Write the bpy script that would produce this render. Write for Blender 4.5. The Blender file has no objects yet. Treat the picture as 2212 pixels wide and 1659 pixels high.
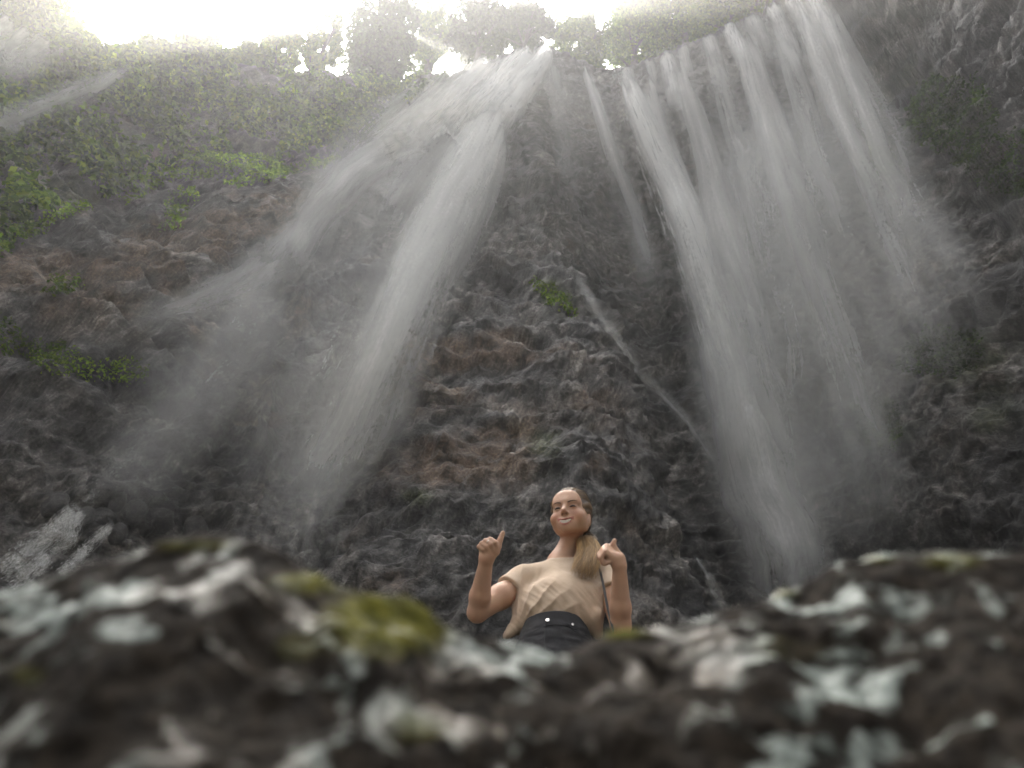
import bpy, bmesh, math, random
import numpy as np
from mathutils import Vector, Matrix
from mathutils.bvhtree import BVHTree

random.seed(7)
RNG = np.random.default_rng(11)
SC = bpy.context.scene
COL = SC.collection

# ------------------------------------------------------------------ camera
PITCH = math.radians(47.0)
HFOV = math.radians(66.0)
cam_data = bpy.data.cameras.new('camera')
cam_data.sensor_width = 36.0
cam_data.lens = 18.0 / math.tan(HFOV / 2)
cam_data.clip_start = 0.02
cam_data.clip_end = 2000.0
cam_data.dof.use_dof = True
cam_data.dof.focus_distance = 4.6
cam_data.dof.aperture_fstop = 4.3
cam = bpy.data.objects.new('camera', cam_data)
COL.objects.link(cam)
cam.location = (0, 0, 0)
cam.rotation_euler = (math.radians(90) + PITCH, 0, 0)
SC.camera = cam

# ------------------------------------------------------------------ sky, sun, exposure
SUN_EL = math.radians(70.0)
SUN_AZ = math.radians(-26.0)          # measured from +Y (straight ahead) towards +X
world = bpy.data.worlds.new('World')
SC.world = world
world.use_nodes = True
wn = world.node_tree
sky = wn.nodes.new('ShaderNodeTexSky')
sky.sky_type = 'NISHITA'
sky.sun_disc = False
sky.sun_elevation = SUN_EL
sky.sun_rotation = SUN_AZ
sky.air_density = 0.7
sky.dust_density = 8.0
sky.ozone_density = 1.0
bg = wn.nodes['Background']
bg.inputs['Strength'].default_value = 0.15
hs = wn.nodes.new('ShaderNodeHueSaturation')            # the hazy white sky of the tropics
hs.inputs['Saturation'].default_value = 0.30
wn.links.new(sky.outputs[0], hs.inputs['Color'])
wn.links.new(hs.outputs[0], bg.inputs['Color'])

sun_data = bpy.data.lights.new('sun', 'SUN')
sun_data.energy = 5.0
sun_data.angle = math.radians(0.6)
sun_data.color = (1.0, 0.95, 0.86)
sun = bpy.data.objects.new('sun', sun_data)
COL.objects.link(sun)
to_sun = Vector((math.sin(SUN_AZ) * math.cos(SUN_EL), math.cos(SUN_AZ) * math.cos(SUN_EL), math.sin(SUN_EL)))
sun.rotation_euler = (-to_sun).to_track_quat('-Z', 'Y').to_euler()
sun.location = to_sun * 150

vs = SC.view_settings
vs.view_transform = 'Standard'
vs.look = 'None'
vs.exposure = 1.78
vs.gamma = 1.0
vs.use_curve_mapping = False
SC.render.engine = 'CYCLES'
cy = SC.cycles
cy.use_denoising = True
cy.max_bounces = 5
cy.diffuse_bounces = 2
cy.glossy_bounces = 2
cy.transmission_bounces = 3
cy.volume_bounces = 0
cy.use_adaptive_sampling = True
cy.adaptive_threshold = 0.07
cy.transparent_max_bounces = 40
cy.caustics_reflective = False
cy.caustics_refractive = False

# ------------------------------------------------------------------ helpers: rays through the view
FPX = 1106.0 / math.tan(HFOV / 2)    # focal length in the units of a 2212 x 1659 frame
CP, SP = math.cos(PITCH), math.sin(PITCH)


def ray(px, py):
    a = (px - 1106.0); b = (829.5 - py)
    return np.array([a, CP * FPX - SP * b, SP * FPX + CP * b]) / FPX


def at_y(px, py, y):
    d = ray(px, py)
    return d * (y / d[1])


def at_r(px, py, r):
    d = ray(px, py)
    return d * (r / np.linalg.norm(d))


def project(P):
    P = np.asarray(P, dtype=float)
    x = P[..., 0]
    zc = P[..., 1] * CP + P[..., 2] * SP
    yc = -P[..., 1] * SP + P[..., 2] * CP
    zc = np.where(np.abs(zc) < 1e-6, 1e-6, zc)
    return 1106.0 + FPX * x / zc, 829.5 - FPX * yc / zc, zc


# ------------------------------------------------------------------ helpers: noise
def _hash(ix, iy, iz, seed):
    h = (ix.astype(np.uint32) * np.uint32(374761393) + iy.astype(np.uint32) * np.uint32(668265263)
         + iz.astype(np.uint32) * np.uint32(2147483647) + np.uint32(seed * 974634 + 12345))
    h = (h ^ (h >> np.uint32(13))) * np.uint32(1274126177)
    h = (h ^ (h >> np.uint32(16))) * np.uint32(2246822519)
    h = h ^ (h >> np.uint32(15))
    return (h & np.uint32(0xFFFFFF)).astype(np.float32) / np.float32(0xFFFFFF)


def vnoise(P, seed=0):
    P = np.asarray(P, dtype=np.float64)
    i = np.floor(P).astype(np.int64)
    f = (P - i).astype(np.float32)
    f = f * f * f * (f * (f * 6 - 15) + 10)
    ix, iy, iz = i[..., 0], i[..., 1], i[..., 2]
    fx, fy, fz = f[..., 0], f[..., 1], f[..., 2]
    def c(a, b, d):
        return _hash(ix + a, iy + b, iz + d, seed)
    x00 = c(0, 0, 0) * (1 - fx) + c(1, 0, 0) * fx
    x10 = c(0, 1, 0) * (1 - fx) + c(1, 1, 0) * fx
    x01 = c(0, 0, 1) * (1 - fx) + c(1, 0, 1) * fx
    x11 = c(0, 1, 1) * (1 - fx) + c(1, 1, 1) * fx
    y0 = x00 * (1 - fy) + x10 * fy
    y1 = x01 * (1 - fy) + x11 * fy
    return (y0 * (1 - fz) + y1 * fz) * 2 - 1


def fbm(P, oct=4, seed=0, gain=0.5, lac=2.03, ridged=False, billow=False):
    P = np.asarray(P, dtype=np.float64)
    out = 0; a = 1.0; tot = 0
    for o in range(oct):
        n = vnoise(P + 17.3 * o, seed + o)
        if ridged:
            n = 1 - 2 * np.abs(n)
        elif billow:
            n = 2 * np.abs(n) - 1
        out = out + a * n; tot += a
        a *= gain; P = P * lac
    return out / tot


def smooth(a, b, x):
    t = np.clip((x - a) / (b - a), 0, 1)
    return t * t * (3 - 2 * t)


def in_poly(px, py, poly):
    inside = np.zeros(px.shape, bool)
    n = len(poly)
    for i in range(n):
        x0, y0 = poly[i]; x1, y1 = poly[(i + 1) % n]
        if y0 == y1:
            continue
        c = ((y0 > py) != (y1 > py)) & (px < (x1 - x0) * (py - y0) / (y1 - y0) + x0)
        inside ^= c
    return inside


# ------------------------------------------------------------------ helpers: meshes, objects, materials
def mesh_np(name, V, F, smooth_shade=True):
    """mesh from vertex array and an (n,k) face array of equal-sided faces"""
    V = np.asarray(V, dtype=np.float32); F = np.asarray(F, dtype=np.int32)
    me = bpy.data.meshes.new(name)
    n, k = F.shape
    me.vertices.add(len(V)); me.vertices.foreach_set('co', V.ravel())
    me.loops.add(n * k); me.loops.foreach_set('vertex_index', F.ravel())
    me.polygons.add(n)
    me.polygons.foreach_set('loop_start', np.arange(0, n * k, k, dtype=np.int32))
    me.polygons.foreach_set('use_smooth', np.full(n, smooth_shade))
    me.update(calc_edges=True)
    me.validate()
    return me


def vattr(me, name, vals):
    a = me.attributes.new(name, 'FLOAT', 'POINT')
    a.data.foreach_set('value', np.asarray(vals, dtype=np.float32))


def vcol(me, name, rgb):
    a = me.color_attributes.new(name, 'FLOAT_COLOR', 'POINT')
    c = np.ones((len(rgb), 4), np.float32); c[:, :3] = rgb
    a.data.foreach_set('color', c.ravel())


def obj(name, me, mat=None, parent=None, label=None, cat=None, group=None, kind=None):
    o = bpy.data.objects.new(name, me)
    COL.objects.link(o)
    if me is not None and mat is not None:
        me.materials.clear(); me.materials.append(mat)
    if parent is not None:
        o.parent = parent
        o.matrix_parent_inverse = Matrix.Translation(-Vector(parent.location))
    if label: o['label'] = label
    if cat: o['category'] = cat
    if group: o['group'] = group
    if kind: o['kind'] = kind
    return o


def empty(name, loc, label, cat, group=None):
    o = bpy.data.objects.new(name, None)
    COL.objects.link(o)
    o.location = loc
    o.empty_display_size = 0.2
    o['label'] = label; o['category'] = cat
    if group: o['group'] = group
    return o


class NT:
    """small helper round a material's node tree"""
    def __init__(self, name):
        self.m = bpy.data.materials.new(name)
        self.m.use_nodes = True
        self.t = self.m.node_tree
        self.t.nodes.clear()
        self.out = self.t.nodes.new('ShaderNodeOutputMaterial')

    def n(self, typ, **kw):
        nd = self.t.nodes.new(typ)
        for k, v in kw.items():
            if k == 'ins':
                for i, val in v.items():
                    if hasattr(val, 'is_linked') or isinstance(val, bpy.types.NodeSocket):
                        self.t.links.new(val, nd.inputs[i])
                    else:
                        nd.inputs[i].default_value = val
            else:
                setattr(nd, k, v)
        return nd

    def l(self, a, b):
        self.t.links.new(a, b)

    def noise(self, vec, scale, detail=4, rough=0.55, dist=0.0):
        nd = self.n('ShaderNodeTexNoise', ins={'Vector': vec, 'Scale': scale, 'Detail': detail, 'Roughness': rough, 'Distortion': dist})
        return nd.outputs['Fac']

    def ramp(self, fac, stops, interp='LINEAR'):
        nd = self.n('ShaderNodeValToRGB', ins={'Fac': fac})
        r = nd.color_ramp
        r.interpolation = interp
        while len(r.elements) > 1:
            r.elements.remove(r.elements[-1])
        for i, (p, c) in enumerate(stops):
            if isinstance(c, (int, float)):
                c = (c, c, c)
            e = r.elements[0] if i == 0 else r.elements.new(p)
            e.position = p; e.color = (*c, 1)
        return nd.outputs['Color']

    def math(self, op, a, b=0.5, clamp=False):
        nd = self.n('ShaderNodeMath', operation=op, use_clamp=clamp)
        for i, v in enumerate((a, b)):
            if isinstance(v, (int, float)):
                nd.inputs[i].default_value = v
            else:
                self.l(v, nd.inputs[i])
        return nd.outputs[0]

    def mix(self, fac, a, b, blend='MIX'):
        nd = self.n('ShaderNodeMix', data_type='RGBA', blend_type=blend)
        for i, v in ((0, fac), (6, a), (7, b)):
            if isinstance(v, bpy.types.NodeSocket):
                self.l(v, nd.inputs[i])
            else:
                nd.inputs[i].default_value = v if i == 0 else (*v, 1)
        return nd.outputs[2]

    def attr(self, name, col=False):
        nd = self.n('ShaderNodeAttribute', attribute_name=name)
        return nd.outputs['Color'] if col else nd.outputs['Fac']

    def bump(self, height, strength=0.5, dist=0.05, normal=None):
        nd = self.n('ShaderNodeBump', ins={'Height': height, 'Strength': strength, 'Distance': dist})
        if normal is not None:
            self.l(normal, nd.inputs['Normal'])
        return nd.outputs['Normal']

    def coord(self, kind='Object'):
        return self.n('ShaderNodeTexCoord').outputs[kind]

    def mapping(self, vec, scale=(1, 1, 1), loc=(0, 0, 0), rot=(0, 0, 0)):
        return self.n('ShaderNodeMapping', ins={'Vector': vec, 'Scale': scale, 'Location': loc, 'Rotation': rot}).outputs[0]

    def principled(self, **ins):
        nd = self.n('ShaderNodeBsdfPrincipled')
        for k, v in ins.items():
            k = k.replace('_', ' ')
            if isinstance(v, bpy.types.NodeSocket):
                self.l(v, nd.inputs[k])
            else:
                nd.inputs[k].default_value = v
        return nd

    def surf(self, s):
        self.l(s, self.out.inputs['Surface'])
        return self.m
# ================================================================== THE CLIFF
def right_y(x, z):
    yr = 19.4 - 0.090 * np.maximum(x - 4.5, 0) ** 2 + 0.005 * z
    return np.maximum(yr, 5.5 - 0.25 * (x - 16))


def wall_y(x, z):
    """distance of the rock face in front of the camera for a place x along the wall and a height z"""
    x = np.asarray(x, float); z = np.asarray(z, float)
    # right-hand amphitheatre wall
    yr = right_y(x, z)
    # left wall and the buttress in the middle, leaning back
    yl = 10.6 + 0.150 * z
    yl = yl + 1.7 * np.exp(-((x + 5.6 + 0.03 * z) / 2.2) ** 2)             # gully left of the buttress
    yl = yl - 0.050 * np.maximum(-(x + 6.5), 0) ** 2
    yl = yl + 0.10 * np.clip(x - 0.5, 0, 4) ** 2
    yl = np.maximum(yl, 4.5 + 0.25 * (x + 22))
    # the buttress ends on the right in a steep edge that runs down and out
    edge = 0.9 + 5.4 * np.exp(-np.maximum(z, -2) / 15.0)
    w = 0.40 + 0.012 * z
    s = smooth(-1, 1, (x - edge) / w)
    return yl * (1 - s) + yr * s


def wall_hit(px, py, fn=None):
    fn = fn or wall_y
    d = ray(px, py)
    ts = np.linspace(6, 90, 2400)
    P = d[None, :] * ts[:, None]
    f = P[:, 1] - fn(P[:, 0], P[:, 2])
    i = np.argmax(f > 0)
    if f[i] <= 0:
        i = len(ts) - 1
    return P[i]


SKYLINE = [(-300, 40), (-120, 60), (0, 96), (130, 92), (300, 128), (480, 130), (620, 160), (780, 168), (900, 165), (980, 158), (1080, 122), (1190, 105),
           (1230, 118), (1262, 135), (1300, 150), (1335, 148), (1450, 104), (1600, 45), (1730, -6)]
_h = np.array([wall_hit(*p) for p in SKYLINE])
_o = np.argsort(_h[:, 0])
HX = np.concatenate([[-30], _h[_o, 0], [_h[_o, 0][-1] + 0.9, _h[_o, 0][-1] + 2.5, 40]])
HZ = np.concatenate([[_h[_o, 2][0] - 2], _h[_o, 2], [_h[_o, 2][-1] + 9, 56, 58]])


def ridge_z(x):
    return np.interp(x, HX, HZ)


def build_cliff():
    nx, nz, nb = 770, 680, 26
    u = np.linspace(0, 1, nx)
    xf = np.linspace(-23, 19, 4000)                    # columns evenly spaced along the wall's own line
    yf = 0.5 * (wall_y(xf, 18.0) + wall_y(xf, 30.0))
    al = np.concatenate([[0], np.cumsum(np.hypot(np.diff(xf), np.clip(np.diff(yf), -0.05, 0.05)))])
    xs = np.interp(u * al[-1], al, xf)
    t = np.linspace(0, 1, nz) ** 1.15
    X, T = np.meshgrid(xs, t)
    H = ridge_z(xs)
    k = np.exp(-(np.arange(-9, 10) / 4.0) ** 2); k /= k.sum()
    H = np.convolve(np.pad(H, 9, mode='edge'), k, 'valid')
    Z = -1.5 + T * (H[None, :] + 1.5)
    Y = wall_y(X, Z)
    # rows behind the brim: the wooded plateau
    s = np.linspace(0.04, 1, nb)[:, None] ** 1.6 * 45
    Xb = np.repeat(xs[None, :], nb, 0)
    Yb = Y[-1][None, :] + s
    Zb = H[None, :] + 0.9 * (1 - np.exp(-s / 1.2)) + 0.16 * s
    X = np.vstack([X, Xb]); Y = np.vstack([Y, Yb]); Z = np.vstack([Z, Zb])
    P = np.stack([X, Y, Z], -1)
    # relief: bulges, tilted ledges, broken conglomerate
    q = P.copy()
    big = fbm(q * [0.16, 0.16, 0.13], 3, 1)
    warp = fbm(q * 0.33, 3, 5)
    st = (q[..., 2] + 0.22 * q[..., 0] + 2.0 * warp) * 0.62
    saw = st - np.floor(st)
    ledge = np.where(saw < 0.8, saw / 0.8, (1 - saw) / 0.2) - 0.5
    lmask = smooth(-0.3, 0.5, fbm(q * [0.12, 0.12, 0.2], 3, 9))
    rid = 0.5 * fbm(q * [0.55, 0.55, 0.8], 3, 13, ridged=True) + 0.7 * fbm(q * [0.7, 0.7, 1.0], 4, 15, gain=0.55)
    med = fbm(q * [1.4, 1.4, 2.0], 4, 21, billow=True, gain=0.6)
    fine = fbm(q * [3.4, 3.4, 4.4], 3, 31, gain=0.75)
    lump = -fbm(q * [2.2, 2.2, 2.8], 3, 41, gain=0.6)
    vert = fbm(q * [1.1, 1.1, 0.16], 3, 47, ridged=True)        # water-worn flutes
    rgt = smooth(1.5, 5.0, X - (0.9 + 5.4 * np.exp(-np.maximum(Z, -2) / 15.0)))
    d = 1.45 * big + 0.62 * ledge * lmask + 0.50 * rid + 0.20 * med + 0.14 * fine - 0.32 * np.maximum(lump - 0.12, 0) + 0.08 * vert
    brim = smooth(0.80, 0.97, np.vstack([T, np.ones_like(Xb)]))
    d = d - brim * (1.2 * big + 0.5 * ledge * lmask + 0.3 * rid)
    fade = np.ones_like(X)
    fade[nz:] = 0.5
    eps = 0.15
    gx_ = np.clip((wall_y(X + eps, Z) - wall_y(X - eps, Z)) / (2 * eps), -2.6, 2.6)
    gz_ = np.clip((wall_y(X, Z + eps) - wall_y(X, Z - eps)) / (2 * eps), -1, 1)
    nl = np.sqrt(gx_ ** 2 + 1 + gz_ ** 2)
    P[..., 0] += d * fade * gx_ / nl
    P[..., 1] -= d * fade / nl
    P[..., 2] += d * fade * gz_ / nl
    P[..., 0] += 0.16 * fbm(q * 1.2 + 50, 3, 61) * fade
    P[..., 2] += 0.22 * fbm(q * [0.9, 0.9, 1.5] + 90, 3, 71) * fade
    rows = nz + nb
    idx = np.arange(rows * nx).reshape(rows, nx)
    F = np.stack([idx[:-1, :-1], idx[:-1, 1:], idx[1:, 1:], idx[1:, :-1]], -1).reshape(-1, 4)
    V = P.reshape(-1, 3)
    me = mesh_np('cliff', V, F)
    return me, V, F, d.reshape(-1), nz * nx


cliff_me, CV, CF, CD, N_FACE = build_cliff()
CPX, CPY, CZC = project(CV)
CN = np.empty(len(CV) * 3, np.float32)
cliff_me.vertices.foreach_get('normal', CN)
CN = CN.reshape(-1, 3)
_tri = np.vstack([CF[:, [0, 1, 2]], CF[:, [0, 2, 3]]])
BVH = BVHTree.FromPolygons(CV.tolist(), CF.tolist(), epsilon=0.0)


def hit(px, py):
    d = ray(px, py)
    loc, nor, i, dist = BVH.ray_cast(Vector((0, 0, 0)), Vector(d).normalized())
    if loc is None:
        return wall_hit(px, py)
    return np.array(loc)


def soft_blob(px, py, sx, sy, rot=0.0):
    c, s_ = math.cos(rot), math.sin(rot)
    a = (CPX - px); b = (CPY - py)
    return np.exp(-(((a * c + b * s_) / sx) ** 2 + ((-a * s_ + b * c) / sy) ** 2))


# colour of the bare rock: ochre earth where the face has freshly broken away, moss on the damp parts
_cn = fbm(CV * [0.9, 0.9, 1.1], 4, 101, gain=0.6)
_cn2 = fbm(CV * [0.35, 0.35, 0.5], 3, 111)
och = np.zeros(len(CV))
for b in [(990, 990, 170, 55, 0.0, 1.0), (930, 760, 120, 45, 0.1, 0.85), (1060, 745, 90, 32, 0, .9), (1290, 1000, 30, 26, 0, .9), (1120, 930, 110, 36, -0.2, .75), (900, 850, 80, 60, 0, .6),
          (70, 590, 140, 55, -0.3, 1.2), (330, 540, 200, 60, -0.3, 1.0), (560, 470, 190, 55, -0.25, .95), (180, 650, 150, 40, -.2, .7), (600, 830, 150, 120, .3, .45), (300, 650, 140, 60, -0.2, .6),
          (480, 700, 110, 50, -.4, .5), (640, 680, 40, 60, 0.4, .7), (350, 330, 90, 30, -.3, .7), (1850, 250, 160, 60, -.3, .4), (2000, 600, 120, 60, 0, .4), (1380, 200, 60, 40, 0, .4)]:
    och = np.maximum(och, b[5] * soft_blob(*b[:5]))
och = 0.9 * smooth(0.20, 0.95, och + 0.65 * _cn + 0.35 * _cn2 + 0.08)
moss = np.zeros(len(CV))
for b in [(1200, 640, 60, 40, 0.6, 1.0), (1180, 960, 60, 50, 0, .8), (900, 1070, 50, 22, 0, .8), (1500, 560, 160, 80, 0, .55), (1950, 180, 180, 60, -.3, .7), (2050, 250, 120, 90, 0, .9),
          (1900, 560, 200, 100, 0, .6), (1750, 700, 200, 100, 0, .5), (2050, 760, 160, 90, 0, .8), (1900, 920, 80, 80, 0, .8), (2150, 900, 120, 200, 0, .5),
          (300, 250, 500, 120, -.2, 1.1), (150, 420, 250, 60, -.3, .9), (600, 300, 250, 60, -.3, .9), (2150, 400, 100, 80, 0, .8), (130, 620, 90, 25, -.2, .7)]:
    moss = np.maximum(moss, b[5] * soft_blob(*b[:5]))
moss = smooth(0.3, 0.8, moss + 0.4 * _cn2 + 0.3 * fbm(CV * 2.2, 3, 131) - 0.05)


def lerp_ramp(v, stops):
    xs = [p for p, _ in stops]
    return np.stack([np.interp(v, xs, [c[k] for _, c in stops]) for k in range(3)], -1)


# the stone's own colour: damp basalt conglomerate, ochre earth, moss
_b1 = fbm(CV * 0.55, 5, 141, gain=0.6)
_b2 = fbm(CV * 3.1, 4, 151, gain=0.65)
_b3 = fbm(CV * [7.0, 7.0, 8.5], 2, 161, gain=0.7)
rock = lerp_ramp(_b1, [(-.45, (.026, .025, .024)), (0, (.068, .064, .059)), (.45, (.148, .136, .122))])
rock *= np.interp(_b2, [-.5, 0, .5], [.30, 1.0, 2.0])[:, None] * np.interp(_b3, [-.6, 0, .6], [.32, 1.0, 2.3])[:, None]
earth = lerp_ramp(_b2 + 0.4 * _b3, [(-.45, (.060, .043, .030)), (0, (.160, .108, .070)), (.45, (.28, .195, .130))])
green = lerp_ramp(_b2 + 0.5 * _b3, [(-.45, (.018, .024, .009)), (0, (.050, .064, .020)), (.45, (.095, .112, .036))])
tint = rock * (1 - .88 * och[:, None]) + earth * (.88 * och[:, None])
tint = tint * (1 - .72 * moss[:, None]) + green * (.72 * moss[:, None])
tint *= (1 - 0.32 * smooth(7.0, 12.0, CV[:, 0]))[:, None]        # stone tint gets darker towards the right-hand wall
vcol(cliff_me, 'tint', tint)
vattr(cliff_me, 'gloss', np.clip(.50 + .45 * _b1, .26, .8))


def mat_rock(name):
    t = NT(name)
    co = t.coord('Object')
    n3 = t.noise(co, 15.0, 4, 0.70)
    grain = t.ramp(n3, [(0.3, 0.32), (0.52, 1.0), (0.72, 2.2)])
    col = t.mix(0.85, t.attr('tint', True), grain, 'MULTIPLY')
    nor = t.bump(n3, 1.0, 0.08)
    p = t.principled(Base_Color=col, Roughness=t.attr('gloss'), Normal=nor)
    p.inputs['Specular IOR Level'].default_value = 0.45
    return t.surf(p.outputs[0])


M_CLIFF = mat_rock('wet_volcanic_rock')
cliff = obj('cliff', cliff_me, M_CLIFF, kind='structure')


# ================================================================== GROUND
def ground_z(x, y):
    z = -0.14 + 0.60 * smooth(0.30, 1.9, y) + 0.06 * smooth(1.9, 3.0, y) + 0.35 * smooth(3.5, 9, y)
    z = z + 0.25 * smooth(1.5, 8, np.abs(x)) * (1 + 0.3 * np.sin(x * 0.7))
    near = 1 - smooth(0.9, 1.8, np.hypot(x, y))
    pn = 1 - smooth(0.35, 0.8, np.hypot(x - 0.2, y - 2.72))
    z = z * (1 - pn) + 0.505 * pn
    amp = (0.10 * (1 - near) + 0.015) * (1 - 0.9 * pn)
    q = np.stack([x, y, np.zeros_like(x)], -1)
    z = z + amp * fbm(q * 1.7, 4, 201, billow=True)
    far = smooth(20, 60, np.hypot(x, y))
    return z * (1 - far) - 0.4 * far


g = np.sinh(np.linspace(-3.6, 3.6, 260)) / np.sinh(3.6) * 40
gx, gy = np.meshgrid(g, g + 1.5)
gz = ground_z(gx, gy)
gi = np.arange(gx.size).reshape(gx.shape)
GF = np.stack([gi[:-1, :-1], gi[:-1, 1:], gi[1:, 1:], gi[1:, :-1]], -1).reshape(-1, 4)
ground_me = mesh_np('ground', np.stack([gx, gy, gz], -1).reshape(-1, 3), GF)


def mat_ground():
    t = NT('wet_gravel')
    co = t.coord('Object')
    n = t.noise(co, 1.1, 6, 0.6)
    v = t.n('ShaderNodeTexVoronoi', ins={'Vector': co, 'Scale': 14.0})
    col = t.ramp(n, [(0.3, (0.05, 0.045, 0.04)), (0.6, (0.12, 0.11, 0.10)), (0.8, (0.08, 0.09, 0.045))])
    col = t.mix(0.5, col, t.ramp(v.outputs['Distance'], [(0, 1.3), (0.6, 0.5)]), 'MULTIPLY')
    nor = t.bump(v.outputs['Distance'], 0.8, -0.04)
    return t.surf(t.principled(Base_Color=col, Roughness=0.6, Normal=nor).outputs[0])


obj('ground', ground_me, mat_ground(), kind='structure')


# ================================================================== UNSEEN FAR SIDE OF THE GORGE, added to block low sky behind the viewer
def build_unseen_far_side():
    na, nz = 150, 70
    a = np.radians(np.linspace(118, 422, na) - 180)          # an arc open towards the falls
    A, T = np.meshgrid(a, np.linspace(0, 1, nz))
    R_ = 19 + 4 * np.sin(A * 2.3) + 7 * T
    Z = -1.5 + T * (17 + 4 * np.sin(A * 3.1))
    P = np.stack([R_ * np.sin(A + math.pi / 2 + math.pi), R_ * np.cos(A + math.pi / 2 + math.pi) * 0.95 - 2.0, Z], -1)
    P[..., 0] += 1.2 * fbm(P * 0.35, 4, 301); P[..., 1] += 1.2 * fbm(P * 0.35, 4, 311); P[..., 2] += 0.5 * fbm(P * 0.5, 3, 321) * T
    keep_y = P[..., 1].copy()
    i = np.arange(na * nz).reshape(nz, na)
    F = np.stack([i[:-1, :-1], i[:-1, 1:], i[1:, 1:], i[1:, :-1]], -1).reshape(-1, 4)
    V = P.reshape(-1, 3)
    F = F[(V[F][..., 1].max(1) < -3.0)]
    me = mesh_np('unseen_far_cliff', V, F)
    q = fbm(V * 0.8, 4, 331)
    vcol(me, 'tint', lerp_ramp(q, [(-.4, (.04, .038, .036)), (0, (.075, .075, .06)), (.4, (.07, .09, .035))]))
    vattr(me, 'gloss', np.full(len(V), .7))
    obj('unseen_far_cliff', me, M_CLIFF, kind='structure')


build_unseen_far_side()
# ================================================================== THE FALLS
def mat_veil():
    t = NT('falling_water_veil')
    uv = t.n('ShaderNodeUVMap', uv_map='metres').outputs[0]
    m1 = t.mapping(uv, (1.6, 0.06, 1))
    m2 = t.mapping(uv, (7.0, 0.22, 1))
    s1 = t.noise(m1, 1.0, 4, 0.6)
    s2 = t.noise(m2, 1.0, 3, 0.6)
    drop = t.noise(t.mapping(uv, (14.0, 5.0, 1)), 1.0, 2, 0.6)
    a = t.math('ADD', t.math('MULTIPLY', s1, 1.35), t.math('MULTIPLY', s2, 0.75))
    a = t.math('ADD', a, t.math('MULTIPLY_ADD' if False else 'MULTIPLY', drop, 0.45))
    a = t.ramp(t.math('MULTIPLY', a, 0.5), [(0.40, 0.16), (0.64, 0.62), (0.84, 1.0)], 'EASE')
    a = t.math('MULTIPLY', t.math('MULTIPLY', a, t.attr('opacity')), 1.3, True)
    d = t.n('ShaderNodeBsdfDiffuse', ins={'Color': (0.90, 0.90, 0.88, 1)})
    tr = t.n('ShaderNodeBsdfTranslucent', ins={'Color': (0.90, 0.90, 0.87, 1)})
    mx = t.n('ShaderNodeMixShader', ins={0: 0.5, 1: d.outputs[0], 2: tr.outputs[0]})
    tp = t.n('ShaderNodeBsdfTransparent')
    fin = t.n('ShaderNodeMixShader', ins={0: a, 1: tp.outputs[0], 2: mx.outputs[0]})
    return t.surf(fin.outputs[0])


def mat_streak():
    t = NT('water_streak')
    d = t.n('ShaderNodeBsdfDiffuse', ins={'Color': (0.90, 0.90, 0.88, 1)})
    tr = t.n('ShaderNodeBsdfTranslucent', ins={'Color': (0.90, 0.90, 0.87, 1)})
    mx = t.n('ShaderNodeMixShader', ins={0: 0.5, 1: d.outputs[0], 2: tr.outputs[0]})
    tp = t.n('ShaderNodeBsdfTransparent')
    fin = t.n('ShaderNodeMixShader', ins={0: t.attr('opacity'), 1: tp.outputs[0], 2: mx.outputs[0]})
    return t.surf(fin.outputs[0])


M_VEIL = mat_veil()
M_STREAK = mat_streak()


def catmull(P, n):
    P = np.asarray(P, float)
    P = np.vstack([2 * P[0] - P[1], P, 2 * P[-1] - P[-2]])
    m = len(P) - 3
    out = []
    for t in np.linspace(0, m - 1e-9, n):
        i = int(t); f = t - i
        a, b, c, d = P[i], P[i + 1], P[i + 2], P[i + 3]
        out.append(0.5 * (2 * b + (c - a) * f + (2 * a - 5 * b + 4 * c - d) * f * f + (3 * b - 3 * c + d - a) * f ** 3))
    return np.array(out)


def path3d(pts, wall, nv):
    """(px, py, width px, metres off the wall, opacity) -> 3D path, widths in metres, opacities"""
    fn = {'right': right_y, 'any': None}.get(wall, None)
    if wall == 'hit':                        # water that hugs the stone: follow the real surface closely
        q = catmull(pts, nv)
        R_ = np.array([np.linalg.norm(hit(a, b)) for a, b in q[:, :2]])
        R_ = np.convolve(np.pad(R_, 2, mode='edge'), np.ones(5) / 5, 'valid')
        R_ = np.minimum(R_, np.array([np.linalg.norm(hit(a, b)) for a, b in q[:, :2]]) ) - q[:, 3]
        P = np.array([at_r(a, b, r) for (a, b), r in zip(q[:, :2], R_)])
        zc = P[:, 1] * CP + P[:, 2] * SP
        return np.column_stack([P, q[:, 2] * zc / FPX, q[:, 4]])
    # free-falling water: follow the smooth wall, but stay clear of its bulges
    q = catmull(pts, nv)
    m = np.linspace(0, nv - 1, min(nv, 24)).astype(int)
    Rs = np.array([np.linalg.norm(wall_hit(a, b, fn)) for a, b in q[m, :2]])
    Rh = np.array([np.linalg.norm(hit(a, b)) for a, b in q[m, :2]])
    Rh = np.where(np.abs(Rh - Rs) < 0.18 * Rs, Rh, Rs)
    Rh = np.array([Rh[max(0, i - 2):i + 3].min() for i in range(len(Rh))])
    R_ = np.minimum(Rs, Rh)
    k_ = np.exp(-(np.arange(-4, 5) / 2.0) ** 2); k_ /= k_.sum()
    R_ = np.convolve(np.pad(R_, 4, mode='reflect', reflect_type='odd'), k_, 'valid')
    R_ = np.interp(np.arange(nv), m, R_) - q[:, 3] * 0.6
    P = np.array([at_r(a, b, r) for (a, b), r in zip(q[:, :2], R_)])
    zc = P[:, 1] * CP + P[:, 2] * SP
    return np.column_stack([P, q[:, 2] * zc / FPX, q[:, 4]])


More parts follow.
